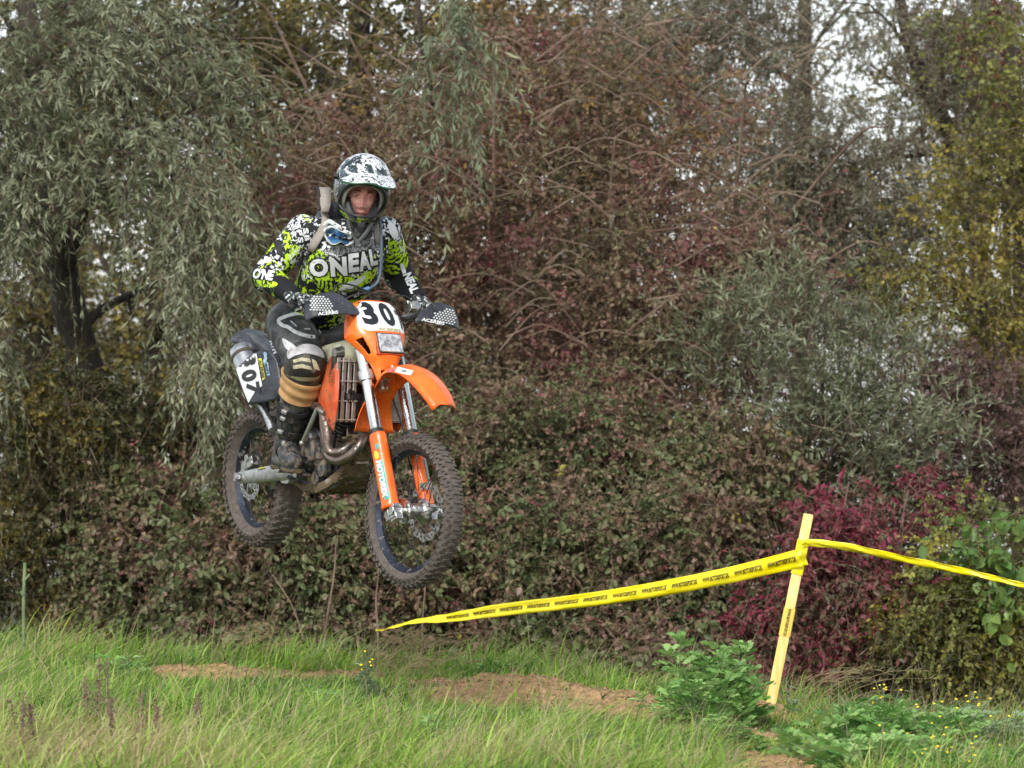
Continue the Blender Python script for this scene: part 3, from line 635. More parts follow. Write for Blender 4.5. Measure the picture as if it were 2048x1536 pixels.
def stick(name, px_pts, faces, objs, m, parent, off=.002, maxedge=.06):
    """wrap flat artwork (points in photo pixels) onto the surface below it"""
    objs = objs if isinstance(objs, (list, tuple)) else [objs]
    vs = []; ok = []
    for x, y in px_pts:
        h, d = hit(objs, x, y)
        if h: vs.append(h[0] + (h[1] * .5 - d * .8).normalized() * off); ok.append(True)
        else: vs.append(V3((0, 0, 0))); ok.append(False)
    fs = [f for f in faces if all(ok[i] for i in f) and max((vs[f[i]] - vs[f[i - 1]]).length for i in range(len(f))) < maxedge]
    used = sorted({i for f in fs for i in f}); mp = {i: k for k, i in enumerate(used)}
    mb = MB(); mb.add([vs[i] for i in used], [tuple(mp[i] for i in f) for f in fs])
    return mb.build(name, m, parent, ang=80)
def letter(s, cx, cy, w, h, ang, objs, m, parent, bold=.03, shear=0, off=.003, name='lettering', sheary=0, maxedge=.05, fine=.25):
    vs, fs, tw, th = text_geo(s, 1.0, bold, shear, fine=fine); a = rad(ang); ca, sa = math.cos(a), math.sin(a); pts = []
    for x, y in vs:
        X = x / tw * w; Y = y / th * h + X * sheary
        pts.append((cx + X * ca + Y * sa, cy + X * sa - Y * ca))      # angle clockwise in the picture
    return stick(name, pts, fs, objs, m, parent, off, maxedge)
def patch(pts, objs, m, parent, name='sticker', off=.0015, L=8, maxedge=.06):
    v, f = poly_geo(pts, L); return stick(name, v, f, objs, m, parent, off, maxedge)
def smooth_poly(pts, n=4):
    P = [V3((p[0], p[1], 0)) for p in pts]; m = len(P); out = []
    for i in range(m):
        a, b, c, d = P[i - 1], P[i], P[(i + 1) % m], P[(i + 2) % m]
        for k in range(n):
            t = k / n; q = .5 * ((2 * b) + (c - a) * t + (2 * a - 5 * b + 4 * c - d) * t * t + (3 * b - a - 3 * c + d) * t ** 3); out.append((q.x, q.y))
    return out
def outline(pts, wd, objs, m, parent, name='stripe', closed=True, off=.0025, L=10):
    """ribbon of width wd (photo px) following pts"""
    P = [V3((p[0], p[1], 0)) for p in pts]; n = len(P); vs = []
    for i in range(n):
        a = P[(i - 1) % n] if closed or i else P[0]; b = P[(i + 1) % n] if closed or i < n - 1 else P[-1]
        t = (b - a).normalized(); q = V3((-t.y, t.x, 0)) * wd / 2; vs += [(P[i].x + q.x, P[i].y + q.y), (P[i].x - q.x, P[i].y - q.y)]
    fs = [(2 * i, 2 * i + 1, (2 * i + 3) % (2 * n), (2 * i + 2) % (2 * n)) for i in range(n if closed else n - 1)]
    return stick(name, vs, fs, objs, m, parent, off)

# ------------------------------------------------------------------ wheels
def wheel(C, R, width, fn, parent, nk, rimw, rr, knob, disc_side, disc_r, hubr, seed):
    C = V3(C); Y = V3((0, 1, 0)); rd = random.Random(seed)
    def P(r, phi, y): return C + V3((math.cos(phi) * r, y, math.sin(phi) * r))
    rim = MB()
    rim.lathe([(rr, -rimw), (rr + .006, -rimw), (rr + .006, -rimw * .85), (rr - .004, -rimw * .6), (rr - .014, -rimw * .25), (rr - .016, 0), (rr - .014, rimw * .25), (rr - .004, rimw * .6), (rr + .006, rimw * .85), (rr + .006, rimw), (rr, rimw),
               (rr - .010, rimw * .62), (rr - .021, rimw * .25), (rr - .022, 0), (rr - .021, -rimw * .25), (rr - .010, -rimw * .62)], C, Y, 96, closed=True)
    w = rim.map(fn).build('wheel', rimm, parent)
    # tyre carcass
    Rc = R - knob; prof = []
    h = Rc - rr
    for k in range(15):
        t = math.pi * k / 14; y = -math.cos(t) * width / 2 * (1.0 if True else 1); r = rr + h * (math.sin(t) ** .62)
        if k in (0, 14): y = math.copysign(rimw * .95, y); r = rr + .002
        elif k in (1, 13): y = math.copysign(width * .46, y)
        prof.append((r, y))
    prof += [(rr - .003, rimw * .7), (rr - .003, -rimw * .7)]
    ty = MB().lathe(prof, C, Y, 120, closed=True)
    for i in range(nk):
        phi = 2 * math.pi * i / nk; ev = i % 2
        lay = [(-.26, 0, .30), (.26, 0, .30), (-.47, .55, .20), (.47, .55, .20)] if ev else [(0, 0, .34), (-.36, .18, .24), (.36, .18, .24)]
        for yy, tilt, wf in lay:
            y = yy * width; tt = abs(yy) * 2; rb = rr + h * (max(1 - tt ** 2, .0) ** .31) if tt < .97 else rr + h * .55
            al = math.copysign(tilt * 1.35, yy); rad_ = V3((math.cos(phi), 0, math.sin(phi))); tan_ = V3((-math.sin(phi), 0, math.cos(phi)))
            n_ = (rad_ * math.cos(al) + Y * math.sin(al)); l_ = (Y * math.cos(al) - rad_ * math.sin(al))
            M = Matrix((tan_, l_, n_)).transposed(); kl = 2 * math.pi * R / nk * .62
            ty.box(P(rb, phi + rd.uniform(-.004, .004), y) + n_ * knob * .32, (kl, width * wf, knob * 1.5), M)
    ty.map(fn).build('tyre', tyrem, w, ang=30)
    hb = MB()
    hb.lathe([(.001, -.075), (.016, -.075), (.016, -.055), (hubr, -.054), (hubr, -.047), (hubr * .75, -.042), (.036, -.03), (.034, 0), (.036, .03), (hubr * .8, .040), (hubr * 1.05, .046), (hubr * 1.05, .054), (.018, .056), (.016, .075), (.001, .075)], C, Y, 40)
    hb.map(fn).build('hub', alu, w)
    sp = MB()
    for k in range(36):
        side = -1 if k % 2 else 1; a0 = 2 * math.pi * (k // 2) / 18 + (.1 if side > 0 else 0); a1 = a0 + (.55 if (k // 2) % 2 else -.55)
        p = P(hubr * .95, a0, side * .048); q = P(rr - .018, a1, side * .004); sp.tube([p, q], .0018, 5)
        sp.tube([q.lerp(p, .05), q], .0034, 6)
    sp.map(fn).build('spokes', dark, w)
    if disc_side:
        dm = MB(); n = 120; y0 = disc_side * .066; rings = [disc_r * .76, disc_r * .84, disc_r * .92, disc_r]
        vs = []
        for y in (y0 - .0018, y0 + .0018):
            for k in range(n):
                phi = 2 * math.pi * k / n
                for j, r in enumerate(rings):
                    rr_ = r * (1 + (.035 * math.cos(phi * 12) if j == 3 else -.02 * math.cos(phi * 12) if j == 0 else 0)); vs.append(P(rr_, phi, y))
        fs = []; g = len(rings)
        for s_ in (0, 1):
            for k in range(n):
                for j in range(g - 1):
                    if (j == 1 and k % 5 in (1, 2)) or (j == 0 and k % 10 == 5) or (j == 2 and k % 10 in (4,)): continue
                    b = s_ * n * g; k2 = (k + 1) % n; fs.append((b + k * g + j, b + k * g + j + 1, b + k2 * g + j + 1, b + k2 * g + j))
        for k in range(n):
            k2 = (k + 1) % n; b = n * g; fs.append((k * g + 3, k2 * g + 3, b + k2 * g + 3, b + k * g + 3)); fs.append((k * g, b + k * g, b + k2 * g, k2 * g))
        dm.add(vs, fs)
        for k in range(6):
            phi = 2 * math.pi * k / 6; dm.tube([P(hubr * .7, phi, y0), P(disc_r * .8, phi + .25, y0)], .006, 6, flat=.4)
        dm.map(fn).build('brake_disc', steel, w)
    return w
fw = wheel(AXF, .345, .090, st, moto, 110, .021, .272, .0050, 1, .132, .056, 1)
rw = wheel((0, 0, 0), .334, .128, lambda p: V3(p), moto, 92, .026, .238, .0058, -1, .108, .056, 2)
# rear sprocket
spk = MB().lathe([(.05, .058), (.10, .058), (.104, .060), (.104, .064), (.10, .066), (.05, .066)], (0, 0, 0), (0, 1, 0), 50, closed=True); spk.build('sprocket', dark, rw)

# ------------------------------------------------------------------ fork
for s in (-1, 1):
    y = s * .095
    m = MB(); f0 = lambda b, a=0, yy=y: V3((a, yy, b))
    m.lathe([(.001, .375), (.030, .375), (.0305, .392), (.0275, .398), (.0265, .60), (.0285, .63), (.0285, .895), (.024, .905), (.001, .905)], (0, y, 0), (0, 0, 1), 32)
    leg = m.map(sf).build('fork_leg', chrome, moto)
    MB().lathe([(.0275, .36), (.0325, .36), (.0335, .378), (.032, .397), (.0275, .400)], (0, y, 0), (0, 0, 1), 28, closed=True).map(sf).build('dust_seal', blackm, leg)
    MB().cyl((0, y, -.01), (0, y, .37), .0235).map(sf).build('inner_tube', chrome, leg)
    lug = MB().box((.018, y, -.002), (.075, .040, .06)).box((.035, y - s * .0, -.03), (.05, .034, .03)); lug.cyl((.035, y - .026, 0), (.035, y + .026, 0), .021, 24)
    lug.cyl((.035, s * .060, 0), (.035, s * .082, 0), .014); lug.cyl((.008, y - .024, -.012), (.008, y + .024, -.012), .006); lug.cyl((.055, y - .024, .012), (.055, y + .024, .012), .005)
    lug.map(sf).build('axle_clamp', alu, leg, bevel=.004)
    # guard: open shell wrapping the front and outside of the lower leg
    gd = MB(); vs = []; nb, na = 26, 22; bb = np.linspace(.018, .388, nb)
    for i, b in enumerate(bb):
        t = i / (nb - 1); ra = .040 * (1 if t < .93 else math.sqrt(max(1 - ((t - .93) / .075) ** 2, .02))); ry = .036 * (1.1 if t < .05 else 1) * (1 if t < .93 else math.sqrt(max(1 - ((t - .93) / .075) ** 2, .02)))
        for k in range(na):
            ph = rad(-125 + 250 * k / (na - 1)) + s * rad(38)
            vs.append(((math.cos(ph) * ra * 1.05 + .004), y + math.sin(ph) * ry, b))
    gd.add(vs, [(i * na + k, i * na + k + 1, (i + 1) * na + k + 1, (i + 1) * na + k) for i in range(nb - 1) for k in range(na - 1)])
    g = gd.map(sf).build('fork_guard', orange, moto, solid=.003)
    if s < 0: guardR = g
    else: guardL = g
# clamps and steering stem
tc = MB()
for b, a in ((.655, 0), (.865, 0)):
    for s in (-1, 1): tc.lathe([(.028, -.024), (.037, -.024), (.039, -.012), (.039, .012), (.037, .024), (.028, .024)], (0, s * .095, b), (0, 0, 1), 28, closed=True)
    tc.box((-.02, 0, b - .004), (.055, .15, .034)); tc.box((.012, .0, b - .004), (.03, .10, .025))
    for s in (-1, 1): tc.cyl((.03, s * .062, b - .03 + .02), (.03, s * .062, b + .015), .007)
tc.cyl((-.02, 0, .60), (-.02, 0, .92), .027)
tc.map(sf).build('triple_clamp', alu, moto, bevel=.003)
hd = MB().cyl((-.02, 0, .675), (-.02, 0, .862), .040).box((.025, .0, .775), (.04, .12, .15)).box((.045, .02, .70), (.05, .10, .06)); hd.map(sf).build('steering_head', blackm, moto, bevel=.006)

# ------------------------------------------------------------------ headlight mask with number plate
MB_ = [.618, .64, .67, .70, .72, .76, .80, .825, .84, .875, .91, .945, .975, .995, 1.005]
MW = [.046, .050, .057, .067, .080, .100, .126, .140, .147, .147, .142, .132, .118, .098, .075]
MF = [.060, .070, .082, .098, .110, .114, .114, .112, .108, .102, .094, .086, .078, .070, .062]
MK = [.050, .050, .050, .050, .046, .036, .022, .008, .0, .010, .015, .020, .025, .030, .035]
def mask_a(y, b):
    y = y + .022
    w_ = interp(b, MB_, MW); f = interp(b, MB_, MF); k = interp(b, MB_, MK); q = min(abs(y) / w_, 1)
    return k + (f - k) * max(1 - q ** 3.2, 0) ** (1 / 2.2)
mk = MB(); vs = []; nt_ = 81; bbs = np.linspace(.618, 1.005, 90)
for b in bbs:
    w_ = interp(b, MB_, MW)
    for k in range(nt_):
        t = math.pi * k / (nt_ - 1); yy = -math.cos(t); yy = math.copysign(abs(yy) ** .8, yy) * w_
        vs.append((mask_a(yy - .022, b) if abs(yy) < w_ * .999 else interp(b, MB_, MK) - .012, yy - .022, b))
fs = []
for i in range(len(bbs) - 1):
    bm_ = (bbs[i] + bbs[i + 1]) / 2
    for k in range(nt_ - 1):
        ym = (vs[i * nt_ + k][1] + vs[i * nt_ + k + 1][1]) / 2 + .022; w_ = interp(bm_, MB_, MW); r_ = abs(ym) / w_
        if .735 < bm_ < .81 and .90 - (bm_ - .735) * .9 < r_ < .965: continue           # side openings
        if bm_ < .655 and r_ < .75: continue                                           # notch above the mudguard
        fs.append((i * nt_ + k, i * nt_ + k + 1, (i + 1) * nt_ + k + 1, (i + 1) * nt_ + k))
mk.add(vs, fs); mask = mk.map(sf).build('headlight_mask', orange, moto, solid=.003, ang=50)
def on_mask(y, b, off): return sf((mask_a(y, b) + off, y, b))
def sheet(name, f_w, b0, b1, off, m, parent, nb=14, ny=18):
    vs = []
    for i in range(nb):
        b = lerp(b0, b1, i / (nb - 1)); a0, a1 = f_w(b)
        for k in range(ny): vs.append(on_mask(lerp(a0, a1, k / (ny - 1)), b, off))
    return MB().add(vs, [(i * ny + k, i * ny + k + 1, (i + 1) * ny + k + 1, (i + 1) * ny + k) for i in range(nb - 1) for k in range(ny - 1)]).build(name, m, parent)
sheet('number_plate', lambda b: (-interp(b, [.832, .852, .87, .95, .992], [.110, .134, .146, .134, .100]), interp(b, [.832, .852, .87, .95, .992], [.080, .096, .104, .092, .064])), .834, .994, .0035, white_s, mask)
def mask_text(s, cy, cb, w, h, m, bold, off, lean=0):
    vs, f, tw, th = text_geo(s, 1, bold); pts = [on_mask(cy + x / tw * w + y / th * h * lean, cb + y / th * h, off) for x, y in vs]
    MB().add(pts, f).build('lettering', m, mask)
mask_text('3', -.088, .928, .078, .128, black_s, .05, .006, -.12); mask_text('0', .010, .926, .068, .128, black_s, .045, .006, -.12); mask_text('7', .084, .905, .034, .104, black_s, .045, .006, -.12)
mask_text('ACERBIS', .0, .8435, .125, .014, gold_l, .02, .006)
# headlight
lm = bpy.data.materials.new('headlight_lens'); lm.use_nodes = True; t_ = lm.node_tree; b_ = t_.nodes['Principled BSDF']; b_.inputs['Roughness'].default_value = .12; b_.inputs['Metallic'].default_value = .35
tc_ = t_.nodes.new('ShaderNodeTexCoord'); wv = t_.nodes.new('ShaderNodeTexWave'); wv.bands_direction = 'Y'; wv.inputs['Scale'].default_value = 42; wv.inputs['Distortion'].default_value = 1.5; t_.links.new(tc_.outputs['Object'], wv.inputs[0])
no_ = t_.nodes.new('ShaderNodeTexNoise'); no_.inputs['Scale'].default_value = 45; no_.inputs['Detail'].default_value = 5; t_.links.new(tc_.outputs['Object'], no_.inputs[0])
cr_ = t_.nodes.new('ShaderNodeValToRGB'); cr_.color_ramp.elements[0].position = .35; cr_.color_ramp.elements[0].color = (.28, .28, .29, 1); cr_.color_ramp.elements[1].position = .65; cr_.color_ramp.elements[1].color = (.72, .73, .73, 1)
t_.links.new(no_.outputs['Fac'], cr_.inputs[0]); t_.links.new(cr_.outputs[0], b_.inputs['Base Color']); bu_ = t_.nodes.new('ShaderNodeBump'); bu_.inputs['Strength'].default_value = .5; bu_.inputs['Distance'].default_value = .003
t_.links.new(wv.outputs['Fac'], bu_.inputs['Height']); t_.links.new(bu_.outputs[0], b_.inputs['Normal'])
hl = MB().box((.102, -.018, .772), (.03, .140, .108)).map(sf).build('headlight', orange_in, moto, bevel=.006)
MB().box((.114, -.018, .772), (.012, .132, .098)).map(sf).build('bezel', black_s, hl, bevel=.003)
MB().box((.120, -.018, .772), (.010, .123, .088)).map(sf).build('lens', lm, hl, bevel=.004)
MB().lathe([(.012, 0), (.018, .001), (.018, .002), (.012, .003)], (.1245, -.034, .768), (1, 0, 0), 24, closed=True).lathe([(.0001, .002), (.006, .002), (.007, 0)], (.1245, -.034, .768), (1, 0, 0), 16).map(sf).build('bulb', alu, hl)
# straps and pale cloth ties in the notch below the mask
tie = MB()
rd = random.Random(8)
for k in range(9):
    c = V3((.07 + rd.uniform(0, .03), rd.uniform(-.03, .0) if k < 6 else .062, .655 + rd.uniform(-.01, .01))); tie.tube(cr([c, c + V3((.01, rd.uniform(-.02, .02), rd.uniform(0, .015))), c + V3((.015, rd.uniform(-.03, .03), -.012))], 4), .005, 6, flat=.5)
tie.map(sf).build('cloth_tie', mat('pale_cloth', (.55, .35, .33), .9, c2=(.70, .62, .52), ns=60), moto)

# ------------------------------------------------------------------ front mudguard
FA = [-.185, -.16, -.12, -.07, -.01, .05, .11, .162, .21, .255, .296, .335, .372, .405, .430]
FB = [.465, .52, .575, .608, .632, .646, .651, .644, .626, .600, .564, .519, .467, .407, .343]
FWd = [.105, .092, .076, .064, .062, .074, .088, .094, .094, .092, .090, .087, .082, .074, .062]
def mudguard(FA, FB, FW, dome, fn, name, m, n=16, lip=.012, notch=True):
    C = cr([(a, 0, b) for a, b in zip(FA, FB)], 3); L_ = len(C); vs = []
    for i, c in enumerate(C):
        t = (C[min(i + 1, L_ - 1)] - C[max(i - 1, 0)]).normalized(); up = V3((-t.z, 0, t.x)); up = up if up.dot(V3((.3, 0, 1))) > 0 else -up; w_ = float(np.interp(i / 3, range(len(FW)), FW))
        for k in range(n + 1):
            q = 2 * k / n - 1
            d = -dome * abs(q) ** 2.2 - (lip if abs(q) > .93 else 0); ridge = .005 * math.exp(-(q / .22) ** 2)
            back = -.012 * (1 - abs(abs(q) - .5) * 2) if notch and i >= L_ - 2 else 0
            vs.append(c + up * (d + ridge) + V3((0, q * w_, 0)) + t * back * (1 if i == L_ - 1 else .4))
    return MB().add(vs, [(i * (n + 1) + k, i * (n + 1) + k + 1, (i + 1) * (n + 1) + k + 1, (i + 1) * (n + 1) + k) for i in range(L_ - 1) for k in range(n)]).map(fn).build(name, m, moto, solid=.003, ang=60)
fend = mudguard(FA, FB, FWd, .024, sf, 'front_mudguard', orange)

# ------------------------------------------------------------------ frame, engine, pipes, tank
fr = MB()
P_ = lambda *a: V3(a)
head_b = sf((-.02, 0, .67)); head_t = sf((-.02, 0, .86))
fr.tube(cr([head_b, (1.04, 0, .45), (.98, 0, .28), (.955, -.03, .16)], 5), .021, 12)
for s in (-1, 1):
    fr.tube(cr([(.965, s * .03, .20), (.92, s * .09, .07), (.80, s * .11, .035), (.62, s * .11, .05), (.52, s * .10, .12), (.50, s * .09, .32), (.52, s * .08, .50)], 5), .0155, 10)
    fr.tube(cr([head_t, (.98, s * .07, .62), (.75, s * .09, .54), (.52, s * .085, .50)], 5), .017, 10)
    fr.tube(cr([(.53, s * .085, .50), (.30, s * .08, .56), (.02, s * .06, .60)], 5), .012, 10)
    fr.tube(cr([(.50, s * .085, .30), (.30, s * .08, .46), (.08, s * .065, .58)], 5), .010, 10)
fr.build('frame', frameb, moto)
en = MB()
en.loft([(P_(.56, 0, .17), P_(0, .085, 0), P_(0, 0, .075)), (P_(.60, 0, .17), P_(0, .10, 0), P_(0, 0, .11)), (P_(.72, 0, .18), P_(0, .115, 0), P_(0, 0, .125)), (P_(.84, 0, .16), P_(0, .115, 0), P_(0, 0, .105)), (P_(.90, 0, .15), P_(0, .08, 0), P_(0, 0, .07))], 28, .6)
cyl_d = P_(.32, 0, .95).normalized(); c0 = P_(.80, 0, .26)
for k in range(7):
    en.loft([(c0 + cyl_d * (.02 + k * .018), P_(0, .075, 0), cyl_d.cross(P_(0, 1, 0)) * .078), (c0 + cyl_d * (.028 + k * .018), P_(0, .075, 0), cyl_d.cross(P_(0, 1, 0)) * .078)], 20, .5)
en.loft([(c0, P_(0, .060, 0), cyl_d.cross(P_(0, 1, 0)) * .06), (c0 + cyl_d * .16, P_(0, .060, 0), cyl_d.cross(P_(0, 1, 0)) * .06)], 16, .6)
en.loft([(c0 + cyl_d * .15, P_(0, .08, 0), cyl_d.cross(P_(0, 1, 0)) * .085), (c0 + cyl_d * .21, P_(0, .08, 0), cyl_d.cross(P_(0, 1, 0)) * .08), (c0 + cyl_d * .25, P_(0, .06, 0), cyl_d.cross(P_(0, 1, 0)) * .06)], 16, .6)
eng = en.build('engine', engm, moto)
cc = MB().lathe([(.0001, -.162), (.05, -.162), (.082, -.157), (.092, -.145), (.094, -.11), (.10, -.105)], (.70, 0, .205), (0, 1, 0), 40)
cc.lathe([(.0001, -.150), (.03, -.150), (.048, -.142), (.052, -.11)], (.85, 0, .135), (0, 1, 0), 28).lathe([(.0001, -.145), (.025, -.145), (.034, -.138), (.036, -.11)], (.80, 0, .075), (0, 1, 0), 28)
cc.box((.745, -.163, .215), (.035, .010, .09)).box((.86, -.152, .20), (.045, .03, .05))
for k in range(9):
    a = 2 * math.pi * k / 9; cc.cyl((.70 + math.cos(a) * .095, -.13, .205 + math.sin(a) * .095), (.70 + math.cos(a) * .095, -.118, .205 + math.sin(a) * .095), .007, 8)
cc.build('clutch_cover', engm, eng, bevel=.002)
MB().cyl((.865, -.150, .235), (.865, -.125, .235), .016).cyl((.865, -.158, .235), (.865, -.150, .235), .012).build('filler_cap', blackm, eng)
mf = MB()
mf.tube(cr([(.52, .10, .14), (.66, .14, .20), (.78, .13, .16), (.86, .11, .15)], 5), .035, 14, flat=.7).build('ignition_cover', engm, eng)
ex = MB()
ex.tube(cr([bl(722, 856, -.005), bl(726, 868, -.03), bl(722, 886, -.06), bl(704, 908, -.10), bl(680, 921, -.13), bl(662, 918, -.15), bl(652, 905, -.16), bl(651, 880, -.165), bl(648, 850, -.165), bl(646, 826, -.16), bl(636, 814, -.155), bl(615, 812, -.15), bl(580, 822, -.13), bl(545, 826, -.13)], 5), .021, 14)
ex.tube(cr([bl(703, 856, .0), bl(706, 870, -.04), bl(700, 888, -.08), bl(684, 902, -.12), bl(664, 905, -.15), bl(655, 893, -.165), bl(655, 870, -.165), bl(652, 845, -.165)], 5), .021, 14)
ex.build('exhaust_header', pipe, moto)
sa, sb = bl(481, 697, -.15), bl(520, 795, -.15); ax_ = (sb - sa).normalized()
sil = MB().lathe([(.0001, .010), (.024, .010), (.026, -.006), (.046, .0), (.056, .012), (.0585, .04), (.0585, .22), (.055, .27), (.035, .36), (.021, .42), (.021, .52), (.0001, .52)], sa, ax_, 36)
sil.build('silencer', mat('brushed_silencer', (.62, .63, .62), .3, 1, c2=(.45, .46, .46), ns=20, mud=.08, ms=30, mudc=(.22, .19, .15, 1)), moto)
MB().lathe([(.059, .045), (.0615, .047), (.0615, .063), (.059, .065)], sa, ax_, 36, closed=True).build('silencer_band', dark, moto)
# skid plate
sk = MB(); vs = []
prof = [(1.03, .30), (1.02, .20), (.98, .105), (.90, .045), (.80, .012), (.66, .008), (.56, .03)]
for x, z in prof:
    for y_ in (-.135, -.125, -.07, 0, .07, .125, .135): vs.append((x, y_ * (1 if x < .95 else .8), z + (.035 if abs(y_) > .13 else 0)))
sk.add(vs, [(i * 7 + k, i * 7 + k + 1, (i + 1) * 7 + k + 1, (i + 1) * 7 + k) for i in range(len(prof) - 1) for k in range(6)])
skid = sk.build('skid_plate', mat('muddy_alloy', (.34, .31, .27), .6, .3, mud=.85, ms=16, mudc=(.12, .085, .045, 1), bump=1, bs=60), moto, solid=.004, ang=30)
mu = MB(); rd = random.Random(5)
for k in range(260):
    i = rd.randrange(3, 6) if rd.random() < .6 else rd.randrange(0, 3); t = rd.random(); x = lerp(prof[i][0], prof[i + 1][0], t); z = lerp(prof[i][1], prof[i + 1][1], t); s_ = rd.uniform(.004, .013)
    mu.sphere((x + .004, rd.uniform(-.12, .12), z - .004), (s_, s_ * 1.3, s_ * .7), 6, 4)
mu.build('mud', muddy, skid)
bx = MB().box((.985, -.02, .215), (.03, .07, .085)).box((1.0, -.02, .17), (.03, .085, .012)); bx.build('bracket', louv, skid, bevel=.003)
# radiators with louvres
for s in (-1, 1):
    rdm = MB().box((.985, s * .118, .50), (.035, .115, .30)).build('radiator', dark, moto, bevel=.006)
    MB().loft([(P_(.985, s * .066, .665), P_(.024, 0, 0), P_(0, 0, .022)), (P_(.985, s * .12, .672), P_(.026, 0, 0), P_(0, 0, .026)), (P_(.985, s * .172, .665), P_(.022, 0, 0), P_(0, 0, .02))], 14, .7).build('header_tank', alu, rdm)
    lv = MB()
    for k in range(4):
        y_ = s * (.076 + k * .029); R = Matrix.Rotation(rad(-28 * s), 3, 'Z'); lv.box((1.022, y_, .50), (.005, .026, .29), R)
    for z_ in (.365, .45, .54, .63): lv.box((1.028, s * .118, z_), (.008, .112, .0045))
    lv.build('louvre', louv, rdm, bevel=.0015)
horn = MB().lathe([(.0001, .0), (.012, .0), (.014, .006), (.030, .006), (.034, -.004), (.032, -.02), (.02, -.03), (.0001, -.03)], bl(699, 792, -.10) + V3((.0, 0, 0)), (1, -.2, 0), 26)
for k in range(12):
    a = k * math.pi / 6; c = bl(699, 792, -.10); horn.box(c + V3((.008, math.sin(a) * .022, math.cos(a) * .022)), (.008, .004, .012), Matrix.Rotation(-a, 3, 'X'))
hp = cr([bl(699, 782, -.10), bl(690, 770, -.10), bl(683, 772, -.12), bl(676, 785, -.14)], 5); horn.tube(hp, .006, 7).tube([p + V3((.006, .008, .004)) for p in hp], .004, 7)
horn.build('horn', blackm, moto)
# radiator shrouds
def grid_panel(rows, name, m, parent, solid=.003, n=5, label=None):
    """rows of equal length of 3D points, smoothed"""
    R = [cr(r, n) for r in rows]; cols = [cr([r[i] for r in R], n) for i in range(len(R[0]))]; a, b = len(cols), len(cols[0])
    vs = [p for c in cols for p in c]
    return MB().add(vs, [(i * b + k, i * b + k + 1, (i + 1) * b + k + 1, (i + 1) * b + k) for i in range(a - 1) for k in range(b - 1)]).build(name, m, parent, solid=solid, ang=50)
_rows = [[(673, 702, -.145), (666, 708, -.150), (657, 722, -.145), (645, 740, -.13)], [(678, 745, -.172), (668, 747, -.180), (654, 752, -.165), (640, 765, -.14)],
         [(677, 790, -.186), (668, 791, -.194), (652, 793, -.178), (634, 796, -.145)], [(673, 830, -.180), (667, 831, -.184), (656, 832, -.172), (643, 822, -.15)], [(668, 863, -.165), (665, 862, -.166), (661, 856, -.162), (655, 846, -.155)]]
_rows = [[bl(*p) for p in r] for r in _rows]
shR_ = grid_panel(_rows, 'radiator_shroud', orange_old, moto)
grid_panel([[V3((p.x, -p.y, p.z)) for p in r] for r in _rows], 'radiator_shroud', orange_old, moto)
shroud = shR_
# fuel tank
tk = MB(); tk.loft([(P_(.62, 0, .60), P_(0, .10, 0), P_(0, 0, .06)), (P_(.72, 0, .60), P_(0, .135, 0), P_(0, 0, .09)), (P_(.85, 0, .625), P_(0, .140, 0), P_(0, 0, .090)), (P_(.96, 0, .655), P_(0, .140, 0), P_(0, 0, .080)), (P_(1.03, 0, .69), P_(0, .125, 0), P_(0, 0, .065)), (P_(1.07, 0, .695), P_(0, .09, 0), P_(0, 0, .035))], 28, .75)
tank = tk.build('fuel_tank', cream, moto)
MB().cyl((.93, 0, .75), (.93, 0, .785), .034).build('tank_cap', blackp, tank)
# seat
se = MB(); se.loft([(P_(.0, 0, .655), P_(0, .055, 0), P_(0, 0, .020)), (P_(.12, 0, .665), P_(0, .080, 0), P_(0, 0, .035)), (P_(.35, 0, .645), P_(0, .085, 0), P_(0, 0, .05)), (P_(.60, 0, .67), P_(0, .075, 0), P_(0, 0, .055)), (P_(.78, 0, .715), P_(0, .080, 0), P_(0, 0, .045)), (P_(.90, 0, .745), P_(0, .078, 0), P_(0, 0, .035)), (P_(.98, 0, .765), P_(0, .05, 0), P_(0, 0, .012))], 24, .65)
se.build('seat', seatm, moto)
# rear mudguard
RX = [.24, .14, .04, -.06, -.16, -.25, -.31]; RZ = [.61, .635, .66, .68, .692, .690, .672]; RW = [.10, .105, .105, .10, .095, .085, .065]
rf = mudguard(RX, RZ, RW, .048, lambda p: V3(p), 'rear_mudguard', blackp, lip=.016, notch=False)
# side panels (number boards); the right one stands over the silencer
sideR_pts = [bl(488, 668, -.150), bl(515, 672, -.152), bl(548, 690, -.150), bl(565, 730, -.155)], [bl(468, 700, -.16), bl(500, 705, -.215), bl(538, 718, -.20), bl(566, 750, -.165)], \
    [bl(476, 740, -.17), bl(508, 745, -.225), bl(542, 752, -.205), bl(566, 775, -.165)], [bl(489, 780, -.18), bl(516, 778, -.22), bl(545, 782, -.20), bl(562, 790, -.165)], [bl(497, 808, -.19), bl(520, 806, -.21), bl(545, 800, -.19), bl(556, 798, -.165)]
upper = [[bl(492, 664, -.10), bl(515, 668, -.12), bl(545, 684, -.13), bl(572, 705, -.12)], [bl(510, 690, -.13), bl(528, 694, -.16), bl(552, 706, -.165), bl(578, 728, -.14)], [bl(528, 706, -.15), bl(545, 712, -.175), bl(562, 728, -.175), bl(582, 752, -.15)]]
upp = grid_panel(upper, 'seat_panel', blackp, moto)
low_ = [[bl(x, y, q) for (x, y), q in zip(r, (-.214, -.222, -.218, -.196))] for r in (((489, 722), (507, 707), (535, 700), (554, 718)), ((474, 737), (502, 730), (532, 736), (560, 750)), ((475, 750), (504, 754), (536, 758), (562, 768)), ((484, 780), (510, 780), (538, 781), (562, 785)), ((496, 809), (516, 807), (540, 802), (557, 796)))]
sidep = grid_panel(low_, 'side_panel', blackp, moto)
grid_panel([[V3((p.x, .13, p.z)) for p in r] for r in low_], 'side_panel', blackp, moto)
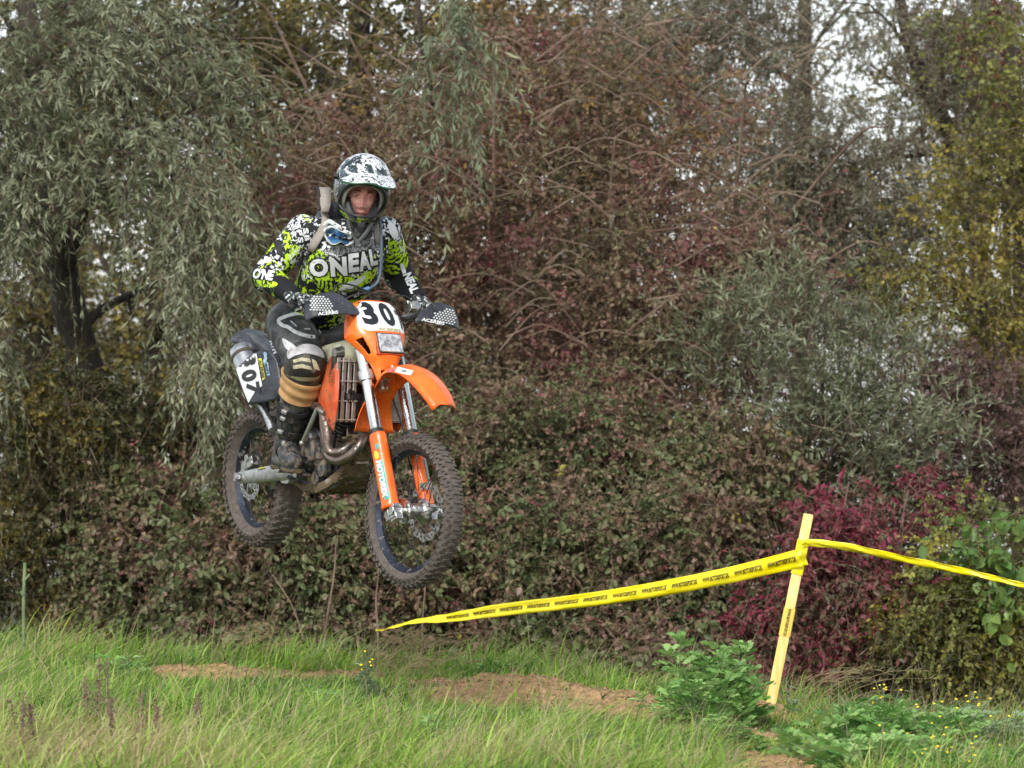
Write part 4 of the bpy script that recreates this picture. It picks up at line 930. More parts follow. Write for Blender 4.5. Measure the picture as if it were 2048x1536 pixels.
# swingarm
sw = MB()
for s in (-1, 1):
    sw.loft([(P_(-.045, s * .105, -.002), P_(0, .012, 0), P_(0, 0, .022)), (P_(.0, s * .108, 0), P_(0, .015, 0), P_(0, 0, .030)), (P_(.12, s * .108, .018), P_(0, .016, 0), P_(0, 0, .034)), (P_(.40, s * .10, .068), P_(0, .017, 0), P_(0, 0, .042)), (P_(.56, s * .09, .10), P_(0, .017, 0), P_(0, 0, .045))], 16, .55)
sw.loft([(P_(.42, -.10, .05), P_(.05, 0, 0), P_(0, 0, .035)), (P_(.42, .10, .05), P_(.05, 0, 0), P_(0, 0, .035))], 14, .6)
swa = sw.build('swingarm', mat('brushed_aluminium', (.56, .56, .54), .38, .9, c2=(.40, .40, .39), ns=30, mud=.12, ms=30, mudc=(.25, .21, .16, 1), bump=.2, bs=60), moto)
MB().cyl((0, -.135, 0), (0, .135, 0), .013).cyl((0, -.137, 0), (0, -.128, 0), .021, 6).box((-.03, -.128, 0), (.03, .008, .04)).build('axle', steel, moto)
cal = MB().box((.05, -.085, .075), (.085, .04, .045), Matrix.Rotation(rad(-25), 3, 'Y')).cyl((.03, -.11, .095), (.03, -.06, .095), .018).cyl((.075, -.11, .075), (.075, -.06, .075), .018).box((.01, -.10, .05), (.03, .02, .06)); cal.build('rear_caliper', alu, moto, bevel=.004)
fcal = MB().box((-.045, .055, .055), (.05, .045, .085), Matrix.Rotation(rad(15), 3, 'Y')).cyl((-.045, .03, .075), (-.045, .085, .075), .018).cyl((-.05, .03, .04), (-.05, .085, .04), .018); fcal.map(sf).build('front_caliper', dark, moto, bevel=.005)
MB().tube([sf(p) for p in cr([(-.05, .06, .09), (-.02, .075, .17), (-.045, .085, .28), (-.05, .09, .42), (-.06, .07, .62), (-.03, .1, .80)], 6)], .004, 8).build('brake_hose', blackm, moto)
# shock, airbox, footrest, kick start, brake pedal
ab = MB(); ab.loft([(P_(.26, 0, .56), P_(0, .07, 0), P_(0, 0, .07)), (P_(.40, 0, .50), P_(0, .10, 0), P_(0, 0, .12)), (P_(.55, 0, .50), P_(0, .10, 0), P_(0, 0, .10)), (P_(.66, 0, .47), P_(0, .05, 0), P_(0, 0, .05)), (P_(.76, 0, .44), P_(0, .04, 0), P_(0, 0, .045))], 18, .6); ab.build('airbox', blackm, moto)
MB().cyl((.45, 0, .12), (.52, 0, .44), .022).lathe([(.036 + (.006 if k % 2 else 0), .05 + k * .02) for k in range(12)], (.45, 0, .12), (.07, 0, .32), 20).build('shock', dark, moto)
for s in (-1, 1):
    MB().box((.61, s * .19, .095), (.045, .10, .022)).box((.61, s * .13, .085), (.04, .03, .05)).build('footrest', steel, moto, bevel=.003)
ks = MB().tube([bl(634, 818, -.18), bl(626, 838, -.185), bl(606, 882, -.19)], [.010, .0115, .009], 12).sphere(bl(604, 886, -.19), .014).tube(cr([bl(634, 818, -.18), bl(642, 822, -.18), bl(648, 826, -.175)], 3), .010, 8).build('kick_start', mat('worn_lever', (.36, .36, .31), .4, .7, mud=.2, ms=30), moto)
MB().tube(cr([(.56, -.15, .06), (.64, -.165, .045), (.74, -.18, .07), (.80, -.185, .09)], 4), .008, 8).box((.81, -.19, .095), (.04, .03, .010)).tube(cr([bl(603, 890, -.16), bl(594, 915, -.165), bl(596, 945, -.16), bl(612, 958, -.15)], 4), .012, 8, flat=.6).build('brake_pedal', dark, moto)
MB().tube(cr([(.10, .075, .02), (.50, .07, .09), (.56, .07, .12), (.50, .07, .15), (.10, .075, .10), (-.06, .075, .07), (-.10, .075, .0), (-.05, .075, -.07), (.10, .075, -.05), (.5, .07, .03)], 6), .007, 8, flat=1.3).build('chain', dark, moto)
# hoses and cables around the engine
hz_ = MB()
for pts, r_ in (([bl(640, 800, -.12), bl(625, 822, -.13), bl(612, 850, -.13), bl(606, 870, -.12)], .006), ([bl(690, 862, -.05), bl(680, 880, -.05), bl(668, 890, -.06)], .010), ([bl(712, 858, .02), bl(700, 872, -.02), bl(690, 898, -.04)], .013),
                ([bl(636, 806, -.10), bl(620, 812, -.10), bl(600, 818, -.10)], .005), ([bl(625, 835, -.1), bl(640, 832, -.11), bl(655, 840, -.1)], .005), ([bl(672, 868, -.09), bl(668, 890, -.09), bl(672, 905, -.08)], .007)):
    hz_.tube(cr(pts, 5), r_, 8)
hz_.build('hoses', blackm, moto)

# ------------------------------------------------------------------ handlebar and controls
GRIP = lambda s, t: V3((-.035, s * t, 1.005 - (.0 if t < .3 else (t - .3) * .05)))
barp = [GRIP(-1, .405), GRIP(-1, .29), (-.03, -.25, 1.003), (.0, -.13, .945), (.0, -.07, .935), (.0, .07, .935), (.0, .13, .945), (-.03, .25, 1.003), GRIP(1, .29), GRIP(1, .405)]
bar = MB().tube([sf(p) for p in cr(barp, 4)], .0125, 12).build('handlebar', alu, moto)
MB().box((0, 0, .925), (.045, .11, .05)).map(sf).build('bar_clamp', blackm, bar, bevel=.005)
MB().loft([(V3((.0, -.09, .97)), V3((.022, 0, 0)), V3((0, 0, .022))), (V3((.0, .09, .97)), V3((.022, 0, 0)), V3((0, 0, .022)))], 14, .8).map(sf).build('bar_pad', blackp, bar)
for s in (-1, 1):
    MB().tube([sf(GRIP(s, t)) for t in (.285, .29, .40, .405)], [.021, .0175, .0175, .020], 14).build('grip', blackm, bar)
    MB().lathe([(.017, -.004), (.030, -.003), (.030, .003), (.017, .004)], GRIP(s, .283), (0, 1, 0), 20, closed=True).map(sf).build('grip_flange', grip_r, bar)
    lv = MB().tube([sf(p) for p in cr([(.0, s * .245, 1.0), (.045, s * .26, .985), (.055, s * .32, .98), (.050, s * .40, .985)], 5)], .006, 8, flat=1.6)
    lv.build('brake_lever' if s < 0 else 'clutch_lever', alu, bar)
    mc = MB().box(GRIP(s, .235) + V3((.03, 0, .012)), (.05, .055, .035)).box(GRIP(s, .235) + V3((.02, 0, .035)), (.035, .06, .018)); mc.cyl(GRIP(s, .22) + V3((0, 0, 0)), GRIP(s, .25), .022); mc.map(sf).build('master_cylinder', alu if s > 0 else blackm, bar, bevel=.004)
cb = MB()
for pts in ([(-.0, -.23, 1.03), (.03, -.17, 1.09), (.04, -.06, 1.07), (.05, .03, 1.0), (.03, .06, .90)], [(0, -.22, 1.02), (.03, -.15, 1.06), (.05, -.05, 1.045), (.04, .0, .95)], [(0, .24, 1.03), (.04, .17, 1.05), (.06, .08, 1.02), (.05, .05, .92)],
            [(.0, -.20, 1.0), (.07, -.10, 1.03), (.08, .05, 1.02), (.06, .11, .95), (.02, .12, .85)], [(.03, .25, 1.0), (.06, .20, .96), (.05, .13, .90)]):
    cb.tube([sf(p) for p in cr(pts, 6)], .0042, 7)
cb.build('cables', blackm, bar)
# handguards
def guard(s):
    pts = {}
    rows = [[(.02, .430, .965), (.066, .41, .990), (.088, .33, 1.006), (.088, .27, .995), (.075, .20, .955)],
            [(.02, .438, .925), (.075, .410, .940), (.096, .33, .948), (.094, .25, .942), (.078, .185, .932)],
            [(.02, .438, .885), (.070, .408, .888), (.090, .33, .893), (.088, .25, .900), (.074, .17, .912)]]
    if s < 0: rows = [[(p[0], p[1] - .055, p[2] + .012) for p in r] for r in rows]
    g = grid_panel([[sf((p[0], s * p[1], p[2])) for p in r] for r in rows], 'handguard', blackp, bar, n=6)
    ar = MB().tube([sf(p) for p in cr([(.075, s * .20, .95), (.06, s * .15, .93), (.01, s * .12, .945)], 4)], .012, 8, flat=.6).tube([sf(p) for p in cr([(.02, s * .43, .96), (-.02, s * .425, .99), (-.035, s * .41, 1.0)], 4)], .010, 8)
    ar.build('handguard_mount', blackm, bar)
    return g
hgR, hgL = guard(-1), guard(1)
# ------------------------------------------------------------------ rider (all in the motorcycle frame, sitting up on the pegs)
rider = empty('person', BW @ Matrix.Translation((0, 0, 0)), 'crouching rider in black, white and neon green jersey and patterned open face motocross helmet', 'person')
def fuse(mb, voxel, name, mats, parent, smooth=6, extra=None):
    """melt overlapping closed pieces into one continuous surface"""
    o = mb.build('raw', mats, None, smooth=True)
    r = o.modifiers.new('r', 'REMESH'); r.mode = 'VOXEL'; r.voxel_size = voxel; r.use_smooth_shade = True
    sm = o.modifiers.new('s', 'SMOOTH'); sm.iterations = smooth; sm.factor = .5
    dg = bpy.context.evaluated_depsgraph_get(); dg.update()
    me = bpy.data.meshes.new_from_object(o.evaluated_get(dg)); bpy.data.objects.remove(o)
    me.name = name; me.materials.clear()
    for m in (mats if isinstance(mats, (list, tuple)) else [mats]): me.materials.append(m)
    for p in me.polygons: p.use_smooth = True; p.material_index = 0
    q = bpy.data.objects.new(name, me); COL.objects.link(q)
    if parent: q.parent = parent
    return q
# joints
shR, shL = bl(607, 459, -.180), bl(771, 463, .180)
elR, wrR = bl(533, 552, -.345), bl(580, 588, -.355)
elL, wrL = bl(797, 548, .365), bl(834, 594, .345)
gR, gL = sf(GRIP(-1, .345)), sf(GRIP(1, .345))
hipR, hipL = V3((.42, -.115, .76)), V3((.42, .115, .76))
knR, knL = bl(612, 728, -.215), V3((.80, .175, .60))
anR, anL = bl(572, 882, -.20), V3((.62, .185, .20))
pel = V3((.42, 0, .80)); bel = V3((.55, 0, .90)); che = V3((.69, 0, 1.05)); upc = V3((.775, 0, 1.155)); nek = V3((.83, 0, 1.24))
EY = bl(726, 391, -.02)                       # point between the eyes
# head frame: x to the rider's left in the picture (right side of the photo), y out of the face, z up
camdir = (BWi @ V3((0, 0, CH)) - EY).normalized()
up0 = (BWi.to_3x3() @ V3((0, 0, 1))).normalized(); xr = (BWi.to_3x3() @ V3((1, 0, 0))).normalized()
fy = (camdir + xr * .10 - up0 * .10).normalized(); fz = (up0 - fy * up0.dot(fy)).normalized(); fx = fy.cross(fz)
roll = Matrix.Rotation(rad(-7.5), 3, fy); fx = roll @ fx; fz = roll @ fz
if fx.dot(xr) < 0: fx = -fx
def H(p): return EY + fx * float(p[0]) + fy * float(p[1]) + fz * float(p[2])
# check the roll direction: the eye line falls to the right in the photo
skin = mat('skin', (.82, .30, .26), .42, c2=(.92, .50, .42), ns=42, lo=.35, hi=.65, bump=.15, bs=200)

def torso(mb, k, d):
    X = V3((0, 1, 0)); t1 = (che - bel).normalized(); n1 = t1.cross(X)
    mb.loft([(pel + V3((-.10, 0, -.05)), X * .10 * k, V3((0, 0, .06)) * k), (pel + V3((-.03, 0, -.01)), X * .155 * k, n1 * .115 * k), (pel, X * .165 * k, n1 * .125 * k), (bel, X * .160 * k, n1 * .125 * k), (che, X * .180 * k, n1 * .130 * k), (upc, X * .185 * k, n1 * .115 * k),
             (upc.lerp(nek, .55), X * .14 * k, n1 * .085 * k), (nek, X * .07, n1 * .065)], 30, .85)
def arms(mb, r0, r1, r2, r3, wr=True):
    for sh, el, wr_ in ((shR, elR, wrR), (shL, elL, wrL)):
        inner = upc.lerp(sh, .45); mb.capsule(inner, sh, r0 * 1.15, r0, 18); mb.capsule(sh, sh.lerp(el, .55), r0, r1 * 1.02, 18); mb.capsule(sh.lerp(el, .5), el, r1 * 1.02, r1, 18)
        mb.capsule(el, el.lerp(wr_, .5), r1, r2, 18); mb.capsule(el.lerp(wr_, .5), wr_, r2, r3, 18)
def hand(mb, s, k=1.0):
    """palm, four curled fingers and a thumb closed round the grip"""
    G = lambda t, a=0, b=0: sf(GRIP(s, t) + V3((a, 0, b)))
    wr_ = wrR if s < 0 else wrL; c = G(.345, -.028, .030)
    ay = (sf(GRIP(s, .40)) - sf(GRIP(s, .28))).normalized()
    d = (c - wr_).normalized(); mb.loft([(wr_, ay * .030 * k, d.cross(ay).normalized() * .024 * k), (wr_.lerp(c, .45), ay * .037 * k, d.cross(ay).normalized() * .021 * k), (c, ay * .043 * k, d.cross(ay).normalized() * .018 * k), (G(.345, -.012, .036), ay * .042 * k, d.cross(ay).normalized() * .014 * k)], 18, .8)
    for i in range(4):
        t = .345 + (i - 1.5) * .0215; L = (.92, 1.0, 1.06, .98)[i]
        pts = [G(t, -.022, .036), G(t, .008, .037 * L), G(t, .033, .022 * L), G(t, .036, -.006), G(t, .018, -.026), G(t, -.004, -.026)]
        mb.tube(cr(pts, 4), [(.0125 - .0035 * j / 20) * k for j in range(21)], 10)
        mb.sphere(G(t, .006, .037 * L), .0135 * k, 10, 8)
    th = [G(.305, -.045, .014), G(.288, -.036, -.012), G(.292, -.010, -.030), G(.303, .014, -.032)]; mb.tube(cr(th, 4), [(.0155 - .005 * j / 12) * k for j in range(13)], 10)
# ---- body (continuous skin surface under the clothes)
bm_ = MB(); torso(bm_, .80, 0); arms(bm_, .044, .040, .036, .026)
for hp, kn, an in ((hipR, knR, anR), (hipL, knL, anL)):
    bm_.capsule(hp, kn, .080, .055, 18); bm_.capsule(kn, kn.lerp(an, .35), .054, .058, 18); bm_.capsule(kn.lerp(an, .3), an, .058, .038, 18); bm_.capsule(an, an + V3((.10, 0, -.068)), .034, .026, 14)
bm_.capsule(upc.lerp(nek, .6), H((0, -.09, -.05)), .046, .050, 18)
hand(bm_, -1, .78); hand(bm_, 1, .78)
body = fuse(bm_, .009, 'body', skin, rider, 4)
# head added to the same mesh
def head_geo():
    n1, n2 = 64, 72; vs = []
    def g(x, z, cx, cz, sx, sz): return math.exp(-((x - cx) / sx) ** 2 - ((z - cz) / sz) ** 2)
    for i in range(n2 + 1):
        ph = math.pi * i / n2
        for k in range(n1):
            th = 2 * math.pi * k / n1
            x = math.sin(ph) * math.sin(th); y = math.sin(ph) * math.cos(th); z = math.cos(ph)
            jaw = 1 - .24 * max(0, -z - .15)
            X = x * .074 * jaw; Y = y * .098 - .094; Z = z * .122 - .012
            if y > 0:
                f = min(1, y * 2.2)
                d = .026 * g(X, Z, 0, -.046, .0105, .011) + .016 * g(X, Z, 0, -.028, .009, .020) + .006 * (g(X, Z, .012, -.052, .008, .007) + g(X, Z, -.012, -.052, .008, .007))
                d += .009 * (g(X, Z, .03, .020, .026, .008) + g(X, Z, -.03, .020, .026, .008)) - .014 * (g(X, Z, .032, .0, .016, .011) + g(X, Z, -.032, .0, .016, .011)) - .003 * (g(X, Z, .030, -.016, .014, .003) + g(X, Z, -.030, -.016, .014, .003)) - .003 * (g(X, Z, .004, .022, .0025, .010) + g(X, Z, -.004, .022, .0025, .010))
                d += .007 * (g(X, Z, .042, -.032, .020, .018) + g(X, Z, -.042, -.032, .020, .018)) - .007 * (g(X, Z, .027 , -.066, .005, .016) + g(X, Z, -.027, -.066, .005, .016)) + .008 * (g(X, Z, .013, -.054, .006, .006) + g(X, Z, -.013, -.054, .006, .006))
                d += .008 * g(X, Z, 0, -.077, .024, .006) - .009 * g(X, Z, 0, -.0835, .022, .0028) + .008 * g(X, Z, 0, -.091, .020, .006) + .010 * g(X, Z, 0, -.118, .022, .012) - .004 * g(X, Z, 0, -.101, .02, .005)
                Y += d * f + .012 * f
            vs.append(H((X, Y, Z)))
    return vs, [(i * n1 + k, i * n1 + (k + 1) % n1, (i + 1) * n1 + (k + 1) % n1, (i + 1) * n1 + k) for i in range(n2) for k in range(n1)]
hv, hf_ = head_geo(); hm = MB().add(hv, hf_); ho = hm.build('h', skin)
bmx = bmesh.new(); bmx.from_mesh(body.data); bmx.from_mesh(ho.data); bmx.to_mesh(body.data); bmx.free(); bpy.data.objects.remove(ho)
for p in body.data.polygons: p.use_smooth = True
eyew = mat('eye_white', (.42, .34, .32), .2); eyed = mat('eye_iris', (.035, .020, .012), .15); brow = mat('eyebrow_hair', (.10, .045, .035), .9); lipm = mat('lips', (.16, .035, .035), .5)
for s in (-1, 1):
    e = MB().sphere(H((s * .0325, .0010, -.001)), .0124, 16, 12).build('eye', eyew, body)
    MB().sphere(H((s * .0325 + .001, .0078, -.001)), .0062, 14, 10).build('iris', eyed, e)
    MB().tube([H(p) for p in cr([(s * .021, .009, -.0015), (s * .027, .0130, .0064), (s * .036, .0125, .0064), (s * .0445, .006, .0)], 4)], .0034, 8).build('eyelid', skin, body)
    MB().tube([H(p) for p in cr([(s * .021, .009, -.004), (s * .028, .0120, -.0068), (s * .037, .0115, -.0065), (s * .0445, .005, -.003)], 4)], .0022, 8).build('eyelid', skin, body)
    MB().tube([H(p) for p in cr([(s * .014, .020, .0165), (s * .028, .0215, .0215), (s * .044, .013, .018)], 5)], [.0018, .0026, .003, .0032, .0034, .0032, .003, .0026, .0022, .0018, .001], 8, flat=1.4).build('eyebrow', brow, body)
MB().tube([H(p) for p in cr([(-.024, .005, -.0845), (-.010, .0135, -.0825), (0, .015, -.0835), (.010, .0135, -.0825), (.024, .005, -.0845)], 4)], [.0008] + [.0022] * 15 + [.0008], 8).build('lips', lipm, body)

# ---- jersey
def jersey_mat():
    m = bpy.data.materials.new('jersey_print'); m.use_nodes = True; t = m.node_tree; N = t.nodes; L = t.links; b = N['Principled BSDF']; b.inputs['Roughness'].default_value = .75; b.inputs['Specular IOR Level'].default_value = .25
    tc = N.new('ShaderNodeTexCoord')
    def noi(s, d=2, off=0):
        mp = N.new('ShaderNodeMapping'); mp.inputs['Location'].default_value = (off, off * 1.7, -off); L.new(tc.outputs['Object'], mp.inputs[0])
        q = N.new('ShaderNodeTexNoise'); q.inputs['Scale'].default_value = s; q.inputs['Detail'].default_value = d; L.new(mp.outputs[0], q.inputs['Vector']); return q.outputs['Fac']
    def rng(src, a, e):
        q = N.new('ShaderNodeMapRange'); q.inputs['From Min'].default_value = a; q.inputs['From Max'].default_value = e; L.new(src, q.inputs['Value']); return q.outputs[0]
    def mth(op, a, c):
        q = N.new('ShaderNodeMath'); q.operation = op
        for i, s in enumerate((a, c)):
            if isinstance(s, (int, float)): q.inputs[i].default_value = s
            else: L.new(s, q.inputs[i])
        return q.outputs[0]
    def mix(f, a, e):
        q = N.new('ShaderNodeMix'); q.data_type = 'RGBA'; L.new(f, q.inputs[0])
        for i, s in ((6, a), (7, e)):
            if isinstance(s, tuple): q.inputs[i].default_value = s
            else: L.new(s, q.inputs[i])
        return q.outputs[2]
    def att(n): q = N.new('ShaderNodeAttribute'); q.attribute_name = n; return q.outputs['Fac']
    neon, prt = att('neon'), att('print')
    n1 = mth('ADD', noi(13, 4), mth('MULTIPLY', neon, .45)); nm = rng(n1, .70, .72)
    vor = N.new('ShaderNodeTexVoronoi'); vor.feature = 'DISTANCE_TO_EDGE'; vor.inputs['Scale'].default_value = 40; L.new(tc.outputs['Object'], vor.inputs['Vector'])
    v2 = N.new('ShaderNodeTexVoronoi'); v2.feature = 'F1'; v2.distance = 'CHEBYCHEV'; v2.inputs['Scale'].default_value = 38; L.new(tc.outputs['Object'], v2.inputs['Vector'])
    glyph = mth('MULTIPLY', rng(vor.outputs[0], .17, .20), rng(v2.outputs['Distance'], .26, .29))
    lines = rng(vor.outputs[0], .10, .08)
    w1 = mth('MULTIPLY', mth('MAXIMUM', glyph, mth('MULTIPLY', rng(noi(60, 2, 3), .56, .58), .9)), rng(mth('ADD', noi(11, 3, 5), mth('MULTIPLY', prt, .4)), .76, .80))
    base = mix(nm, (.012, .013, .016, 1), (.50, .76, .015, 1))
    base = mix(mth('MULTIPLY', mth('MULTIPLY', nm, rng(noi(48, 3, 8), .49, .51)), 1), base, (.012, .016, .014, 1))
    base = mix(w1, base, (.70, .73, .74, 1))
    L.new(base, b.inputs['Base Color'])
    bu = N.new('ShaderNodeBump'); bu.inputs['Strength'].default_value = .8; bu.inputs['Distance'].default_value = .016; L.new(noi(13, 3, 1), bu.inputs['Height']); L.new(bu.outputs[0], b.inputs['Normal'])
    return m
jm = MB(); torso(jm, 1.0, 0); arms(jm, .072, .069, .058, .043)
# folds pulled across the belly and elbows
rd = random.Random(12)
for k in range(7):
    z = k / 6; c = bel.lerp(che, z * .8); jm.tube([c + V3((.09, -.13 + .02 * k, -.05)), c + V3((.115, -.02, -.06)), c + V3((.09, .13, -.03))], [.004, .016, .004], 8)
for el, wr_, sh in ((elR, wrR, shR), (elL, wrL, shL)):
    for k in range(7):
        t = .15 + k * .11; c = el.lerp(wr_, t); q = V3((rd.uniform(-1, 1), rd.uniform(-1, 1), rd.uniform(-1, 1))).normalized() * .018; jm.sphere(c + q, (.040 - .012 * t), 10, 8)
        c = el.lerp(sh, t); q = V3((rd.uniform(-1, 1), rd.uniform(-1, 1), rd.uniform(-1, 1))).normalized() * .022; jm.sphere(c + q, .056, 10, 8)
    jm.sphere(el + V3((0, 0, -.01)), .070, 14, 10)
jersey = fuse(jm, .008, 'jersey', jersey_mat(), rider, 5)
nv = len(jersey.data.vertices); an_ = jersey.data.attributes.new('neon', 'FLOAT', 'POINT'); ap_ = jersey.data.attributes.new('print', 'FLOAT', 'POINT')
for i, v in enumerate(jersey.data.vertices):
    p = v.co; ne = pr = 0.0; dR = (p - elR).length; dL = (p - elL).length
    def seg(a, b):
        t = max(0, min(1, (p - a).dot(b - a) / (b - a).length_squared)); return t, (p - a.lerp(b, t)).length
    best = min(((seg(shR, elR), 'uR'), (seg(elR, wrR), 'fR'), (seg(shL, elL), 'uL'), (seg(elL, wrL), 'fL'), (seg(pel, nek), 't')), key=lambda q: q[0][1] - (.07 if q[1] == 't' else 0))
    (t, d_), z = best
    if z == 'uR': ne, pr = interp(t, [0, .3, .6, 1], [.1, .3, .5, .2]), interp(t, [0, .5, 1], [1, .8, .5])
    elif z == 'fR': ne, pr = interp(t, [0, .3, .7, .85], [.1, .40, .45, -.6]), interp(t, [0, .4, .8], [.6, .5, -.6])
    elif z == 'uL': ne, pr = interp(t, [0, .2, .7, 1], [.1, .8, .6, 0]), interp(t, [0, .3, 1], [1, .5, .1])
    elif z == 'fL': ne, pr = interp(t, [0, .4, .7, .8], [.3, .25, .35, -.8]), interp(t, [0, .4, .8], [.5, .4, -.6])
    else: ne, pr = interp(t, [0, .35, .55, .75, 1], [.2, .5, .42, .2, .2]), interp(t, [0, .3, .5, .75, 1], [.5, .4, .5, .7, .8])
    an_.data[i].value = ne; ap_.data[i].value = pr
# ---- trousers
trm = mat('trouser_fabric', (.014, .017, .018), .7, c2=(.085, .09, .085), ns=13, mud=.22, ms=12, mudc=(.12, .10, .08, 1), bump=.5, bs=30)
tr = MB(); X = V3((0, 1, 0))
tr.loft([(pel + V3((-.16, 0, -.06)), X * .10, V3((0, 0, .07))), (pel + V3((-.08, 0, -.04)), X * .17, V3((.02, 0, .13))), (pel + V3((.0, 0, -.02)), X * .178, V3((-.03, 0, .14))), (pel + V3((.07, 0, .035)), X * .165, V3((-.07, 0, .115)))], 26, .85)
for hp, kn, an in ((hipR, knR, anR), (hipL, knL, anL)):
    k_ = 1 if hp is hipR else .86
    tr.capsule(hp, hp.lerp(kn, .5), .112 * k_, .104 * k_, 22); tr.capsule(hp.lerp(kn, .45), kn, .104 * k_, .092 * k_, 22); tr.capsule(kn, kn.lerp(an, .35), .085 * k_, .080 * k_, 20); tr.capsule(kn.lerp(an, .3), kn.lerp(an, .55), .078 * k_, .068 * k_, 20)
rd = random.Random(3)
for k in range(16):
    c = hipR.lerp(knR, rd.uniform(.3, .9)); q = V3((rd.uniform(-1, 1), rd.uniform(-1, .2), rd.uniform(-1, 1))).normalized() * .045; tr.sphere(c + q, .064, 10, 8)
trous = fuse(tr, .009, 'trousers', trm, rider, 4)
# tan cuffs between knee guard and boot
tanm = mat('tan_leather', (.50, .30, .13), .65, c2=(.40, .22, .09), ns=12, mud=.15, ms=20, mudc=(.2, .12, .06, 1), bump=.6, bs=22)
for kn, an, hp in ((knR, anR, hipR), (knL, anL, hipL)):
    k_ = 1 if kn is knR else .85; ax = (an - kn).normalized(); e1 = ax.cross(X).normalized(); c = []
    for i, t in enumerate(np.linspace(.15, .42, 16)): c.append((kn.lerp(an, float(t)), e1 * (.101 - .014 * i / 15 + .0035 * math.sin(i * .9)) * k_, X * (.098 - .012 * i / 15 + .0035 * math.sin(i * .9 + 1.2)) * k_))
    MB().loft(c, 26, .9).build('leather_cuff', tanm, trous, ang=70)
# knee guards
kgm = mat('knee_guard', (.014, .014, .013), .55, c2=(.05, .048, .035), ns=12, mud=.25, ms=24, mudc=(.15, .13, .09, 1), bump=.4, bs=60)
greyf = mat('grey_fabric', (.55, .53, .54), .8, c2=(.26, .25, .25), ns=12, mud=.12, ms=18, mudc=(.2, .17, .14, 1))
for kn, an, hp in ((knR, anR, hipR), (knL, anL, hipL)):
    k_ = 1 if kn is knR else .84; up_ = (hp - kn).normalized(); dn = (an - kn).normalized(); fr_ = -(up_ + dn).normalized()
    kg = MB(); kg.capsule(kn + fr_ * .006 + up_ * .0, kn + dn * .066, .099 * k_, .093 * k_, 24); kg.sphere(kn + fr_ * .022 + dn * .02, (.088 * k_, .088 * k_, .075 * k_), 20, 14)
    kg.tube([kn + dn * .055 + fr_ * .04 - X * .088 * k_, kn + dn * .062 + fr_ * .100, kn + dn * .055 + fr_ * .04 + X * .088 * k_], .010, 10)
    g = fuse(kg, .007, 'knee_guard', kgm, rider, 2)
    if kn is knR: kneeg = g
# boots
bootm = mat('boot_leather', (.018, .020, .022), .5, c2=(.06, .065, .07), ns=22, mud=.42, ms=34, mudc=(.14, .115, .085, 1), bump=.5, bs=40)
buck = mat('buckle', (.42, .42, .41), .4, .6, mud=.35, ms=40)
boots = []
for kn, an, s in ((knR, anR, -1), (knL, anL, 1)):
    b = MB(); k_ = 1 if s < 0 else .88; top = kn.lerp(an, .34); md = kn.lerp(an, .66); toe = an + V3((.155, s * .035, -.085)); heel = an + V3((-.055, 0, -.085)); ball = an + V3((.105, s * .025, -.075))
    b.capsule(top, md, .079 * k_, .074 * k_, 22); b.capsule(md, an, .070 * k_, .056 * k_, 22); b.capsule(an, heel + V3((.02, 0, .02)), .054, .044, 18)
    b.capsule(an + V3((.01, 0, -.02)), ball, .054, .050, 20); b.capsule(ball, toe, .050, .043, 20); b.capsule(heel + V3((.0, 0, -.01)), toe + V3((0, 0, -.012)), .040, .040, 16)
    bo = fuse(b, .007, 'boot', bootm, rider, 3); boots.append(bo)
    ax = (an - kn).normalized(); e1 = ax.cross(X).normalized()
    rim_ = MB()
    rim_.loft([(top.lerp(an, -.10), e1 * .086 * k_, X * .084 * k_), (top.lerp(an, -.02), e1 * .088 * k_, X * .086 * k_), (top.lerp(an, .08), e1 * .085 * k_, X * .083 * k_)], 26, .9); rim_.build('boot_collar', blackm, bo)
    sp_ = MB()
    for t, r_ in ((.02, .083), (.28, .080), (.55, .073)):
        c = md.lerp(an, t - .35) if t < .5 else md.lerp(an, .45)
        sp_.lathe([(r_ * k_, -.010), (r_ * k_ + .007, -.010), (r_ * k_ + .007, .010), (r_ * k_, .010)], c, ax, 28, closed=True)
    sp_.lathe([(.058, -.010), (.064, -.010), (.064, .010), (.058, .010)], an + V3((.03, 0, -.03)), V3((.75, 0, -.6)), 24, closed=True); sp_.build('straps', blackm, bo)
    bk = MB()
    for t, r_ in ((-.33, .083), (-.07, .080), (.45, .073)):
        c = md.lerp(an, t); o_ = (e1 * .55 * (1 if e1.x > 0 else -1) + X * s * .83).normalized(); bk.box(c + o_ * (r_ * k_ + .006), (.020, .028, .018), Matrix((o_, ax.cross(o_), ax)).transposed())
    bk.box(an + V3((.065, s * .045, -.005)), (.024, .014, .024)); bk.build('buckle', buck, bo, bevel=.003)
    sole = MB(); sole.loft([(heel + V3((-.035, 0, -.040)), X * .030, V3((0, 0, .012))), (heel + V3((.0, 0, -.042)), X * .042, V3((0, 0, .014))), (an + V3((.04, s * .01, -.118)), X * .036, V3((0, 0, .012))), (ball + V3((0, 0, -.045)), X * .050, V3((0, 0, .012))), (toe + V3((.02, 0, -.038)), X * .044, V3((0, 0, .011))), (toe + V3((.045, 0, -.035)), X * .025, V3((0, 0, .009)))], 18, .7); sole.build('sole', muddy, bo)
